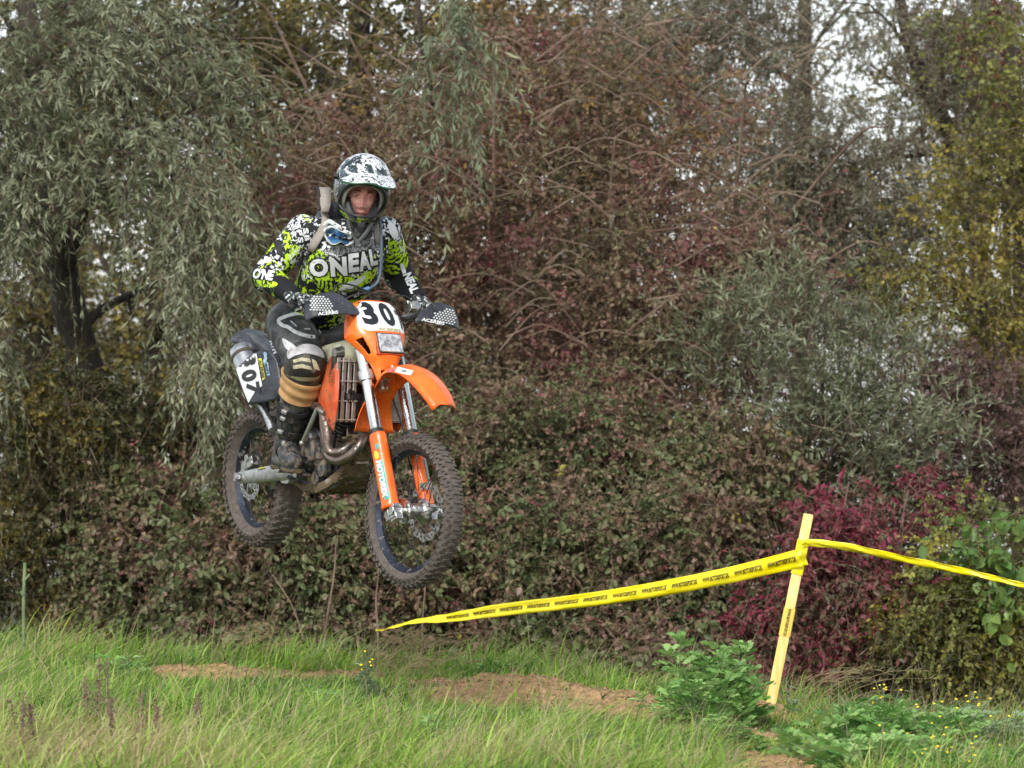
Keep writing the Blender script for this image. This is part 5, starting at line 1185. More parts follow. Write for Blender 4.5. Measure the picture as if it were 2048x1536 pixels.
# gloves
glm = mat('glove_print', (.020, .024, .028), .6, c2=(.55, .60, .56), ns=60, lo=.54, hi=.57, bump=.3, bs=60)
for s in (-1, 1):
    g = MB(); hand(g, s, 1.25); wr_, el = (wrR, elR) if s < 0 else (wrL, elL)
    g.capsule(wr_.lerp(el, .06), wr_, .035, .034, 16); fuse(g, .0045, 'glove', glm, rider, 2)
    ax = (wr_ - el).normalized(); MB().lathe([(.036, -.014), (.041, -.014), (.043, 0), (.041, .014), (.036, .014)], wr_.lerp(el, .14), ax, 24, closed=True).build('jersey_cuff', blackm, jersey)

# ---- helmet
def helm_mat():
    m = bpy.data.materials.new('helmet_print'); m.use_nodes = True; t = m.node_tree; N = t.nodes; L = t.links; b = N['Principled BSDF']; b.inputs['Roughness'].default_value = .16; b.inputs['Coat Weight'].default_value = .6; b.inputs['Coat Roughness'].default_value = .06
    tc = N.new('ShaderNodeTexCoord')
    def rng(src, a, e):
        q = N.new('ShaderNodeMapRange'); q.inputs['From Min'].default_value = a; q.inputs['From Max'].default_value = e; L.new(src, q.inputs['Value']); return q.outputs[0]
    def mul(a, c, op='MULTIPLY'):
        q = N.new('ShaderNodeMath'); q.operation = op; L.new(a, q.inputs[0])
        if isinstance(c, float): q.inputs[1].default_value = c
        else: L.new(c, q.inputs[1])
        return q.outputs[0]
    vor = N.new('ShaderNodeTexVoronoi'); vor.feature = 'DISTANCE_TO_EDGE'; vor.inputs['Scale'].default_value = 62; L.new(tc.outputs['Object'], vor.inputs['Vector'])
    no = N.new('ShaderNodeTexNoise'); no.inputs['Scale'].default_value = 14; no.inputs['Detail'].default_value = 5; L.new(tc.outputs['Object'], no.inputs['Vector'])
    n2 = N.new('ShaderNodeTexNoise'); n2.inputs['Scale'].default_value = 48; n2.inputs['Detail'].default_value = 2; L.new(tc.outputs['Object'], n2.inputs['Vector'])
    at = N.new('ShaderNodeAttribute'); at.attribute_name = 'white'
    a1 = mul(no.outputs['Fac'], mul(at.outputs['Fac'], .42), 'ADD')
    wh = rng(a1, .78, .81); cut = mul(rng(vor.outputs[0], .035, .06), rng(n2.outputs['Fac'], .60, .57)); wh = mul(wh, cut)
    inner = mul(rng(n2.outputs['Fac'], .56, .58), rng(vor.outputs[0], .2, .25)); wh = mul(wh, mul(inner, .7), 'MAXIMUM')
    mx = N.new('ShaderNodeMix'); mx.data_type = 'RGBA'; L.new(wh, mx.inputs[0]); mx.inputs[6].default_value = (.010, .022, .024, 1); mx.inputs[7].default_value = (.78, .82, .82, 1)
    an2 = N.new('ShaderNodeAttribute'); an2.attribute_name = 'neon'; nn = N.new('ShaderNodeTexNoise'); nn.inputs['Scale'].default_value = 30; L.new(tc.outputs['Object'], nn.inputs['Vector'])
    m2 = N.new('ShaderNodeMix'); m2.data_type = 'RGBA'; L.new(rng(mul(nn.outputs['Fac'], mul(an2.outputs['Fac'], .3), 'ADD'), .70, .71), m2.inputs[0]); L.new(mx.outputs[2], m2.inputs[6]); m2.inputs[7].default_value = (.50, .75, .03, 1)
    L.new(m2.outputs[2], b.inputs['Base Color']); return m
hmat = helm_mat(); helm_black = mat('helmet_black', (.012, .014, .015), .3, coat=.3); padm = mat('helmet_lining', (.30, .29, .28), .85, c2=(.26, .25, .25), ns=30); rubm = mat('port_trim', (.03, .03, .032), .5)
def helm_pt(th, ph, off=0.0):
    """th around (0 front), ph from the top; egg shell with a forward chin bar"""
    x = math.sin(ph) * math.sin(th); y = math.sin(ph) * math.cos(th); z = math.cos(ph)
    rx, ry, rz = .130 + off, .160 + off, .142 + off
    X = x * rx; Y = y * ry - .062; Z = z * rz + .042
    if z < 0: Z = z * (rz + .034) + .042
    low_ = max(0, min(1, (-Z + .02) / .13)); fr_ = max(0, y)
    if fr_ > 0:
        Y += .050 * low_ ** 1.4 * fr_ ** 1.5; X *= 1 - .30 * low_ ** 1.5 * fr_
    return X, Y, Z
def shell(off, port, n1=220, n2=190, cutz=-.158):
    vs = []; fs = []; P0 = []
    for i in range(n2 + 1):
        ph = math.pi * (i / n2) * .93 + .02
        for k in range(n1):
            p = helm_pt(2 * math.pi * k / n1, ph, off); P0.append(p); vs.append(H(p))
    for i in range(n2):
        for k in range(n1):
            q = (i * n1 + k, i * n1 + (k + 1) % n1, (i + 1) * n1 + (k + 1) % n1, (i + 1) * n1 + k)
            c = [sum(P0[j][a] for j in q) / 4 for a in range(3)]
            if c[1] > -.03 and port(c[0], c[2]): continue
            if c[2] < cutz + (.035 if c[1] < -.02 else 0): continue
            fs.append(q)
    return vs, fs, P0
PW = lambda x, z: (abs(x / .106) ** 2.6 + abs((z + .025) / (.086 if z > -.025 else .066)) ** 2.4) < 1
hv_, hf2, P0 = shell(0, PW); helmet = MB().add(hv_, hf2).build('helmet', [hmat], rider, solid=.006, ang=60)
aw = helmet.data.attributes.new('white', 'FLOAT', 'POINT'); an3 = helmet.data.attributes.new('neon', 'FLOAT', 'POINT')
for i, p in enumerate(P0):
    if i < len(aw.data): aw.data[i].value = float(np.interp(p[2], [-.16, -.06, .02, .08, .16], [-.1, .0, .30, .68, .85])) - (.6 if p[1] > -.05 and abs(p[0]) < .125 and -.05 < p[2] < .085 else 0) + (.55 if p[2] < -.07 else 0); an3.data[i].value = float(np.interp(p[2], [-.16, -.10, -.04], [1, .8, -.6]))
# port trim
tr_ = []
for k in range(60):
    a = 2 * math.pi * k / 60; x = .106 * math.copysign(abs(math.cos(a)) ** (2 / 2.6), math.cos(a)); zz = math.sin(a); z = -.025 + (.086 if zz > 0 else .066) * math.copysign(abs(zz) ** (2 / 2.4), zz)
    # y on the shell
    best = min(P0, key=lambda p: (p[0] - x) ** 2 + (p[2] - z) ** 2 + (0 if p[1] > -.04 else 1)); tr_.append((x, best[1] + .003, z))
MB().tube([H(p) for p in tr_ + tr_[:2]], .0062, 8, cap=False).build('port_trim', rubm, helmet)
PL = lambda x, z: (abs(x / .082) ** 2.6 + abs((z + .028) / (.080 if z > -.028 else .070)) ** 2.4) < 1
lv_, lf_, _ = shell(-.016, PL); lin = MB().add(lv_, lf_).build('lining', padm, helmet, solid=.01, ang=60)
tr2 = []
for k in range(60):
    a = 2 * math.pi * k / 60; x = .082 * math.copysign(abs(math.cos(a)) ** (2 / 2.6), math.cos(a)); zz = math.sin(a); z = -.028 + (.080 if zz > 0 else .070) * math.copysign(abs(zz) ** (2 / 2.4), zz)
    best = min(_, key=lambda p: (p[0] - x) ** 2 + (p[2] - z) ** 2 + (0 if p[1] > -.04 else 1)); tr2.append((x, best[1], z))
MB().tube([H(p) for p in tr2 + tr2[:2]], .0050, 8, cap=False).build('lining_edge', padm, helmet)
for s in (-1, 1):   # dark cheek pads beside the mouth
    MB().loft([(H((s * .062, -.012, -.02)), fz * .006, fx * .008), (H((s * .060, .012, -.055)), fz * .018, fx * .014), (H((s * .045, .030, -.088)), fz * .020, fx * .018), (H((s * .022, .045, -.108)), fz * .010, fx * .012)], 14, .9).build('cheek_pad', rubm, helmet)
MB().loft([(H((-.095, -.02, .034)), fz * .010, fy * .02), (H((-.05, .035, .056)), fz * .008, fy * .018), (H((0, .052, .062)), fz * .008, fy * .018), (H((.05, .035, .056)), fz * .008, fy * .018), (H((.095, -.02, .034)), fz * .010, fy * .02)], 12, .9).build('brow_pad', rubm, helmet)
# chin bar vent
vt = MB().box(H((0, .102, -.125)), (.03, .012, .024), Matrix((fx, fy, fz)).transposed()); vt.build('chin_vent', rubm, helmet, bevel=.003)
# peak
pk = []; nn1, nn2 = 22, 12
for j in range(nn2 + 1):
    v = j / nn2
    for k in range(nn1 + 1):
        u_ = 2 * k / nn1 - 1; x = u_ * (.120 + .022 * v - .018 * v * v)
        y = .055 + .135 * v - .06 * u_ * u_ * (1.1 - .5 * v) - (.012 * (abs(u_) ** 4) if v > .9 else 0); z = .130 - .060 * v - (.032 - .026 * v) * abs(u_) ** 2.4 + .008 * math.cos(u_ * math.pi * 1.5) * (1 - v * .4)
        pk.append((x, y, z))
pkm = MB().add([H(p) for p in pk], [(j * (nn1 + 1) + k, j * (nn1 + 1) + k + 1, (j + 1) * (nn1 + 1) + k + 1, (j + 1) * (nn1 + 1) + k) for j in range(nn2) for k in range(nn1)])
peak = pkm.build('peak', [hmat], helmet, solid=.005, ang=60); q = peak.data.attributes.new('white', 'FLOAT', 'POINT'); q.data.foreach_set('value', [.9] * len(peak.data.vertices)); q = peak.data.attributes.new('neon', 'FLOAT', 'POINT'); q.data.foreach_set('value', [-.6] * len(peak.data.vertices))
E_ = [pk[nn2 * (nn1 + 1) + k] for k in range(nn1 + 1)]; MB().tube([H((p[0], p[1] + .002, p[2] - .002)) for p in E_], .0045, 8).build('peak_edge', mat('green_edge', (.01, .07, .035), .4), helmet)
for s in (-1, 1): MB().cyl(H((s * .120, -.02, .068)), H((s * .142, -.022, .068)), .014, 16).build('peak_screw', helm_black, helmet)
# neck brace or collar below the chin: dark neck gaiter and chin strap
MB().loft([(nek + V3((0, 0, -.03)), X * .070, V3((.065, 0, -.03))), (nek + V3((.010, 0, .03)), X * .062, V3((.058, 0, -.02))), (H((0, -.07, -.12)), X * .066, V3((.06, 0, -.02)))], 22).build('collar', mat('dark_collar', (.014, .015, .016), .8, c2=(.06, .065, .06), ns=55, lo=.52, hi=.58), rider)
cs = MB()
for s in (-1, 1): cs.tube([H(p) for p in cr([(s * .058, .02, -.115), (s * .035, .03, -.165), (s * .010, .03, -.205)], 4)], .009, 8, flat=.35)
cs.box(H((.002, .035, -.212)), (.022, .008, .018)); cs.build('chin_strap', mat('webbing', (.10, .11, .11), .8), helmet)
# ------------------------------------------------------------------ markings on the motorcycle
patch([(512.7, 701), (515, 715), (521, 752), (525, 771), (510, 784), (497.5, 806), (488, 783), (478.7, 757), (471, 733), (479, 721), (492.8, 710)], [sidep], white_s, sidep, 'number_plate', .003)
for ch, x, y, w, h, a in (('3', 497, 720, 24, 31, 76), ('0', 499, 751, 23, 31, 70), ('7', 507, 777, 26, 27, 82)):
    letter(ch, x, y, w, h, a, [sidep], black_s, sidep, bold=.055, off=.0055)
patch([(516.8, 717.4), (523.2, 716), (530.9, 756), (525.6, 760.8)], [sidep], yellow_s, sidep, off=.003); letter('ACERBIS', 524, 738, 37, 5.5, 79, [sidep], black_s, sidep, off=.005, bold=.03)
patch(smooth_poly([(527, 706), (533, 705), (535, 716), (533, 722), (537, 727), (538, 740), (540, 749), (535, 751), (532, 738), (529, 730), (526, 722), (529, 714)], 3), [sidep], mat('pale_blue_sticker', (.45, .62, .72), .4, c2=(.12, .25, .36), ns=90), sidep, off=.003)
letter('sport', 534, 737, 22, 6, 79, [sidep], black_s, sidep, off=.005)
letter('KTM', 549, 694, 27, 12, 72, [upp], mat('grey_lettering', (.42, .43, .45), .5), upp, bold=.05, off=.004)
for s_, (cx, cy, an, tx, ty, ta) in ((hgR, (644, 607, 2, 656, 626, -5)), (hgL, (888, 631, 13, 866, 643, 12))):
    v = []; f = []; ca, sa = math.cos(rad(an)), math.sin(rad(an))
    for r_ in range(7):
        for c_ in range(8):
            X_ = (c_ - 3.5) * 6 + (3 if r_ % 2 else 0) - 1; Y_ = (r_ - 3) * 4.4
            if s_ is hgR and (X_ - Y_ * .1 > 21 - max(0, -Y_ - 4) * 1.4): continue
            if s_ is hgL and X_ < -21 + max(0, -Y_) * 1.6 : continue
            x = cx + X_ * ca - Y_ * sa; y = cy + X_ * sa + Y_ * ca; n = len(v)
            for k in range(6): v.append((x + 2.1 * math.cos(k * math.pi / 3), y + 1.75 * math.sin(k * math.pi / 3)))
            f.append(tuple(range(n, n + 6)))
    stick('perforation', v, f, [s_], mat('pale_mesh', (.62, .66, .64), .5), s_, .0045)
    letter('ACERBIS', tx, ty, 40 if s_ is hgR else 46, 6.5, ta, [s_], white_l, s_, bold=.03, off=.0045)
patch([(754.5, 922), (766, 919), (780, 996), (770, 1000)], [guardR], teal_s, guardR, off=.0025)
letter('MOTOREX', 764, 958, 75, 11, 79, [guardR], white_l, guardR, bold=.05, off=.0045)
patch(smooth_poly([(750, 902), (756, 905), (758, 914), (753, 919), (749, 911)]), [guardR], yellow_s, guardR, off=.0025, L=4); patch(smooth_poly([(751, 888), (757, 889), (757, 897), (752, 897)]), [guardR], teal_s, guardR, off=.0025, L=4)
patch([(848, 918), (851, 917), (860, 972), (857, 973)], [guardL], teal_s, guardL, off=.0025)
patch(smooth_poly([(776, 732), (789, 732), (789, 746), (775, 747)]), [fend], red_s, fend, off=.003, L=5)
patch([(795, 734), (827, 742), (821, 751), (790, 744)], [fend], white_s, fend, off=.003); letter('201', 809, 742.5, 12, 4, 12, [fend], black_s, fend, off=.005)
outline([(663.5 + 5 * math.cos(a), 754 + 17 * math.sin(a)) for a in np.linspace(0, 6.28, 25)[:-1]], 1.5, [shroud], brown_l, shroud, off=.003); letter('KTM', 663.5, 754, 22, 6, 84, [shroud], brown_l, shroud, off=.003)
patch([(515, 932), (532, 928), (533, 937), (516, 941)], [swa], black_s, swa, off=.002); letter('EXCEL', 524, 934.5, 15, 5, -14, [swa], yellow_s, swa, off=.0035)
# ------------------------------------------------------------------ markings on the clothes
whj = mat('white_print', (.72, .74, .74), .7); blj = mat('black_print', (.012, .012, .013), .7); nej = mat('neon_print', (.52, .78, .02), .7); nes = mat('neon_scribble_print', (.50, .76, .02), .7, c2=(.014, .02, .012), ns=52, lo=.505, hi=.53); gyj = mat('grey_print', (.30, .32, .33), .75, c2=(.05, .05, .055), ns=110, lo=.48, hi=.52)
J = [jersey]
# grey sketch band across the upper chest and neon block round the big word
patch(smooth_poly([(655, 497), (690, 487), (735, 478), (757, 480), (758, 500), (720, 503), (670, 512), (640, 520), (632, 512)], 3), J, gyj, jersey, 'print', .002)
patch(smooth_poly([(612, 520), (640, 500), (648, 512), (668, 520), (662, 548), (680, 560), (720, 552), (748, 532), (752, 545), (735, 566), (705, 582), (660, 580), (632, 566), (618, 545)], 3), J, nes, jersey, 'print', .002)
for x0, y0, x1, y1, wd_ in ((642, 560, 640, 574, 3), (649, 561, 648, 577, 3.5), (657, 562, 657, 579, 3), (665, 563, 667, 580, 3.5), (673, 563, 676, 581, 2.5), (626, 556, 636, 565, 3), (622, 548, 630, 558, 2.5)):
    outline([(x0, y0), ((x0 + x1) / 2 + .6, (y0 + y1) / 2), (x1, y1)], wd_, J, blj, jersey, 'print', False, .0035)
patch(smooth_poly([(676, 579), (693, 566), (712, 559), (730, 550), (727, 560), (712, 571), (695, 580)], 3), J, whj, jersey, 'print', .0035)
for bold, m_, off, sc in ((.13, blj, .0045, 1.09), (.055, whj, .0065, 1.0)):
    for ch, x, y, w, h, a in (('O', 638, 535, 37, 36, -4), ("'", 660, 518, 5, 11, 10), ('N', 677, 533, 33, 38, -4), ('E', 707, 525, 25, 37, -8), ('A', 727, 522, 24, 38, -12), ('L', 745, 514, 15, 33, -14)):
        g_ = 5 if bold > .1 else 0; letter(ch, x, y, w + g_, h + g_, a, J, m_, jersey, bold=bold, shear=.12 if ch in 'EAL' else 0, off=off)
letter("O'NEAL", 664, 509, 27, 6, 12, J, whj, jersey, off=.004, bold=.03)
for bold, m_, off, g_ in ((.12, blj, .0035, 4), (.05, whj, .0055, 0)):
    letter("O'NE", 528, 549, 42 + g_, 21 + g_, 8, J, m_, jersey, bold=bold, shear=.2, off=off)
    letter('NEAL', 822, 566, 42 + g_, 17 + g_, 66, J, m_, jersey, bold=bold, shear=.1, off=off)
patch([(575, 444), (583, 438), (594, 456), (586, 462)], J, blj, jersey, 'print', .003); letter('RIDERS', 585, 450, 22, 7, 64, J, whj, jersey, off=.005)
for ch, x, y, a in (('S', 596, 452, 75), ('P', 599, 466, 80), ('S', 601, 480, 84), ('S', 612, 462, 80), ('B', 614, 476, 84), ('R', 588, 470, 70)):
    letter(ch, x, y, 13, 12, a, J, blj, jersey, bold=.12, off=.003); letter(ch, x, y, 11.5, 10.5, a, J, whj, jersey, bold=.04, off=.005)
for pts, m_ in (([(560, 462), (574, 452), (578, 466), (584, 490), (578, 508), (570, 498), (566, 480)], nes), ([(512, 562), (530, 560), (545, 562), (556, 568), (546, 575), (528, 574), (517, 570)], nes), ([(800, 530), (806, 528), (812, 545), (806, 548)], whj), ([(545, 478), (556, 468), (562, 486), (566, 508), (558, 510), (550, 494)], blj), ([(777, 440), (790, 452), (797, 470), (788, 478), (778, 462)], whj),
                ([(778, 478), (792, 482), (800, 500), (796, 515), (783, 505), (776, 492)], nes), ([(740, 470), (752, 468), (754, 476), (741, 478)], whj), ([(520, 500), (535, 488), (540, 496), (524, 508)], whj), ([(512, 520), (530, 512), (545, 520), (532, 526), (515, 528)], whj)):
    patch(smooth_poly(pts, 3), J, m_, jersey, 'print', .0025)
outline([(569 + 5 * math.cos(a), 474 + 6 * math.sin(a)) for a in np.linspace(0, 6.28, 13)[:-1]], 2, J, blj, jersey, 'print', off=.004)
outline([(548, 482), (551, 500), (556, 516)], 2, J, whj, jersey, 'print', False, .004); outline([(546 + 5 * math.cos(a), 478 + 5 * math.sin(a)) for a in np.linspace(0, 6.28, 13)[:-1]], 1.8, J, whj, jersey, 'print', off=.004)
# thigh panel, seams, knee patches
T = [trous, kneeg]; whp = mat('white_piping', (.62, .65, .63), .7, c2=(.45, .46, .44), ns=60)
outline(smooth_poly([(557, 641), (570, 634), (594.7, 627), (613.8, 631), (624.8, 650), (634.4, 665), (630, 673.5), (613.9, 672), (592, 665), (575.6, 654), (565, 651)], 3), 7, T, whp, trous, 'piping', off=.003, L=3)
outline([(581, 642), (587, 647), (593, 653)], 2, T, whp, trous, 'piping', False); outline([(608, 658), (614, 658), (620, 658)], 2, T, whp, trous, 'piping', False)
outline([(549, 622), (553.7, 650), (560, 668), (566, 680), (578, 692), (590, 698)], 2, T, whp, trous, 'piping', False); outline([(622, 636), (632, 650), (641, 666), (648, 682), (649, 700)], 1.8, T, whp, trous, 'piping', False)
patch(smooth_poly([(575.6, 702), (589, 696.7), (608.4, 688.5), (630, 690.7), (644, 702), (648, 716), (633, 711), (611, 707), (589, 712), (577, 718)], 3), T, greyf, trous, 'grey_panel', .004)
patch(smooth_poly([(565, 677), (576, 682), (588, 690), (592, 697), (580, 702), (570, 694)], 3), T, whp, trous, 'white_panel', .003)
crm = mat('cream_patch', (.50, .46, .33), .6, c2=(.36, .32, .20), ns=50, mud=.15, ms=60)
for pts in ([(586, 720), (603, 715), (619, 717), (622, 725), (604, 722), (588, 726)], [(586, 731), (605, 728), (622, 733), (624, 740), (604, 736), (587, 738)], [(623, 717), (632, 722), (640, 741), (628, 738)]):
    patch(pts, [kneeg], crm, kneeg, 'pad', .004)
patch(smooth_poly([(580, 752), (600, 754), (630, 754), (640, 750), (632, 760), (600, 762)], 3), [kneeg], mat('olive_pad', (.22, .21, .12), .6, mud=.2), kneeg, 'pad', .004)
# helmet artwork
hd_ = mat('dark_green_paint', (.006, .022, .022), .2, c2=(.30, .36, .37), ns=120, lo=.58, hi=.62, coat=.5)
for pts in ([(696, 329), (713, 331), (716, 347), (697, 343)], [(732, 329), (742, 329), (749, 347), (737, 346)], [(671, 338), (690, 341), (694, 352), (676, 358), (669, 352)], [(690, 322), (697, 318), (700, 326), (692, 330)], [(752, 336), (758, 338), (762, 350), (755, 350)]):
    patch(pts, [helmet, peak], hd_, helmet, 'artwork', .003, L=4)
for pts in ([(711, 438), (722, 440), (724, 446), (716, 447)], [(735, 440), (743, 440), (742, 446), (736, 446)]): patch(pts, [helmet], nej, helmet, 'artwork', .004, L=4)
letter("O'N", 682, 432, 20, 8, 48, [helmet], white_l, helmet, off=.004, bold=.03); patch(smooth_poly([(664, 398), (668, 398), (669, 414), (665, 412)]), [helmet], yellow_s, helmet, 'artwork', .003, L=4)
patch([(684, 438), (700, 452), (697, 458), (682, 446)], [helmet], gyj, helmet, 'artwork', .003, L=4); patch([(748, 446), (757, 440), (755, 450), (746, 456)], [helmet], gyj, helmet, 'artwork', .003, L=4)
# ---- goggles hanging round the neck
hq, dq = hit(J, 682, 478); Yg = (BW @ hq[0]).y - .045
def gp(px, py, d=0): return BWi @ (WP(px, py, Yg + d))
gog = empty('goggles', BW, 'white framed goggles with blue mirrored lens hanging at the rider\'s neck', 'goggles')
go = smooth_poly([(645.7, 463.8), (650.8, 456), (663.5, 452), (681, 461), (699, 468), (710.4, 476.5), (706, 486.6), (694, 493), (687.6, 488), (681, 485), (671, 490), (661, 489), (650.8, 477)], 4)
cxg = sum(p[0] for p in go) / len(go); cyg = sum(p[1] for p in go) / len(go)
def ring(k, d): return [gp(cxg + (p[0] - cxg) * k, cyg + (p[1] - cyg) * k, d + .00006 * ((p[0] - cxg) ** 2)) for p in go]
gm_ = MB(); n = len(go); R_ = [ring(.80, .0), ring(.90, -.010), ring(1.0, .0), ring(1.02, .03), ring(.82, .03)]
vs = [p for r in R_ for p in r]; gm_.add(vs, [(i * n + k, i * n + (k + 1) % n, ((i + 1) % 5) * n + (k + 1) % n, ((i + 1) % 5) * n + k) for i in range(5) for k in range(n)])
gm_.build('frame', mat('goggle_frame', (.72, .76, .74), .35), gog, ang=50)
lens = MB(); r0, r1, r2 = ring(.83, .004), ring(.45, -.006), ring(.1, -.009)
lens.add(r0 + r1 + r2 + [gp(cxg, cyg, -.009)], [(i * n + k, i * n + (k + 1) % n, (i + 1) * n + (k + 1) % n, (i + 1) * n + k) for i in range(2) for k in range(n)] + [(2 * n + k, 2 * n + (k + 1) % n, 3 * n) for k in range(n)])
lens.build('lens', mat('blue_mirror', (.015, .07, .20), .08, .5, c2=(.06, .22, .42), ns=26, coat=.5), gog)
for pts in ([(647, 452), (652, 446), (660, 445), (672, 452), (684, 459), (702, 467)], [(650, 447), (658, 441), (668, 446), (680, 453), (692, 457)]):
    MB().tube([gp(q.x, q.y, .012) for q in cr([(a, b, 0) for a, b in pts], 4)], .0058, 8, flat=.4).build('strap', mat('white_strap', (.62, .66, .62), .7, c2=(.05, .06, .06), ns=70, lo=.55, hi=.6), gog)
# ---- hydration pack
pack = empty('hydration_pack', BW, 'slim black and beige hydration backpack with a blue grey drinking hose worn by the rider', 'backpack')
pk_ = MB(); bk = (che - bel).normalized(); bn = bk.cross(X); bn = bn if bn.x < 0 else -bn
c0 = che + bn * .17
pk_.loft([(c0 - bk * .20, X * .08, bn * .03), (c0 - bk * .16, X * .12, bn * .055), (c0, X * .125, bn * .065), (c0 + bk * .16, X * .115, bn * .05), (c0 + bk * .22, X * .08, bn * .025)], 22, .6)
pk_.build('bag', blackp, pack)
beige = mat('beige_mesh', (.34, .31, .27), .9, c2=(.24, .21, .18), ns=240, lo=.45, hi=.55)
YSH = (BW @ shR.lerp(upc, .5)).y - .06
def surf(px, py, off, fb=None):
    h, d = hit(J, px, py)
    return h[0] + (h[1] * .4 - d * .9).normalized() * off if h else BWi @ WP(px, py, YSH)
# shoulder pad standing up beside the helmet
sp0 = surf(648, 418, .012); Ys = (BW @ sp0).y
q = lambda px, py, dY=0: BWi @ WP(px, py, Ys + dY)
MB().add([q(638, 377, .10), q(660, 377, .12), q(662, 396, .06), q(661, 412, .0), q(657, 424, -.015), q(643, 424, -.015), q(641, 410, .0), q(639, 394, .06)], [(0, 1, 2, 7), (7, 2, 3, 6), (6, 3, 4, 5)]).build('shoulder_pad', beige, pack, solid=.016, ang=70)
MB().tube([q(629, 372, .10), q(637, 379, .09), q(640, 400, .04), q(641, 420, .0)], [.004, .007, .008, .008], 8).build('edge_band', blackm, pack)
rib = []
for (x, y, wd_) in ((648, 422, 7), (651, 436, 7), (650, 450, 7), (643, 466, 7), (636, 478, 7), (629, 490, 7), (622, 502, 7)):
    for s in (-1, 1): rib.append(surf(x + s * wd_, y + s * 2.5, .016))
okr = [i for i in range(7) if rib[2 * i] and rib[2 * i + 1]]
MB().add([p for i in okr for p in rib[2 * i:2 * i + 2]], [(2 * k, 2 * k + 1, 2 * k + 3, 2 * k + 2) for k in range(len(okr) - 1)]).build('shoulder_strap', beige, pack, solid=.008)
rib = []
for (x, y, wd_) in ((757, 428, 5), (756, 442, 5.5), (753, 456, 5.5), (752, 470, 5), (756, 486, 5)):
    for s in (-1, 1): rib.append(surf(x + s * wd_, y, .014))
okr = [i for i in range(5) if rib[2 * i] and rib[2 * i + 1]]
if len(okr) > 1: MB().add([p for i in okr for p in rib[2 * i:2 * i + 2]], [(2 * k, 2 * k + 1, 2 * k + 3, 2 * k + 2) for k in range(len(okr) - 1)]).build('shoulder_strap', beige, pack, solid=.008)
Yh = (BW @ surf(758, 470, .03)).y
hose = MB().tube([BWi @ WP(a.x, a.y, Yh - .03 + a.z) for a in cr([(757, 425, .12), (759, 440, .04), (762, 461, .0), (763, 503, -.02), (761, 545, -.02), (754, 566, -.03), (739, 577, -.05), (728, 580, -.06)], 6)], .0072, 10)
hose.build('drinking_hose', mat('blue_grey_hose', (.07, .10, .14), .5), pack)
MB().tube([BWi @ WP(738, 577, Yh - .08), BWi @ WP(727, 580, Yh - .09)], [.011, .009], 10).build('bite_valve', mat('blue_valve', (.10, .20, .38), .3), pack)
# ------------------------------------------------------------------ marker posts and tape
yp = mat('yellow_paint', (.80, .57, .16), .6, c2=(.88, .70, .30), ns=9, bump=.4, bs=40, stretch=(8, 8, 1)); yt = mat('yellow_tape', (.86, .70, .0), .35, c2=(.92, .78, .03), ns=3); tape_ink = mat('tape_ink', (.10, .085, .005), .5)
YP = 17.85
post = empty('marker_post', Matrix.Identity(4), 'leaning yellow wooden marker post with tape tied round its upper part', 'post')
pb, pt = WP(1540, 1416, YP), WP(1617, 1028, YP)
ax = (pt - pb).normalized(); pn = V3((0, -1, 0)); pn = (pn - ax * ax.dot(pn)).normalized(); ps = ax.cross(pn)
MB().loft([(pb - ax * .08, ps * .026, pn * .012), (pb + ax * .3, ps * .026, pn * .012), (pt - ax * .006, ps * .025, pn * .012), (pt, ps * .023, pn * .010)], 16, .35).build('lath', yp, post, ang=30)
def on_post(y0, y1, name, m, off=.003):
    a, b = [pb.lerp(pt, (1416 - y) / (1416 - 1028)) for y in (y0, y1)]
    return MB().loft([(a, ps * (.026 + off), pn * (.012 + off)), (b, ps * (.026 + off), pn * (.012 + off))], 16, .35, cap=False).build(name, m, post)
on_post(1148, 1080, 'tape_wrap', yt, .004); on_post(1272, 1216, 'tape_scrap', mat('old_tape', (.78, .56, .10), .5), .003)
vs, fs, tw, th = text_geo('WWW.MOTORSPORT.DE', 1, .04); c = pb.lerp(pt, (1416 - 1244) / 388)
MB().add([c - ax * (x / tw * .135) + ps * (y / th * .016) * 1 + pn * .0165 for x, y in vs], fs).build('lettering', tape_ink, post)
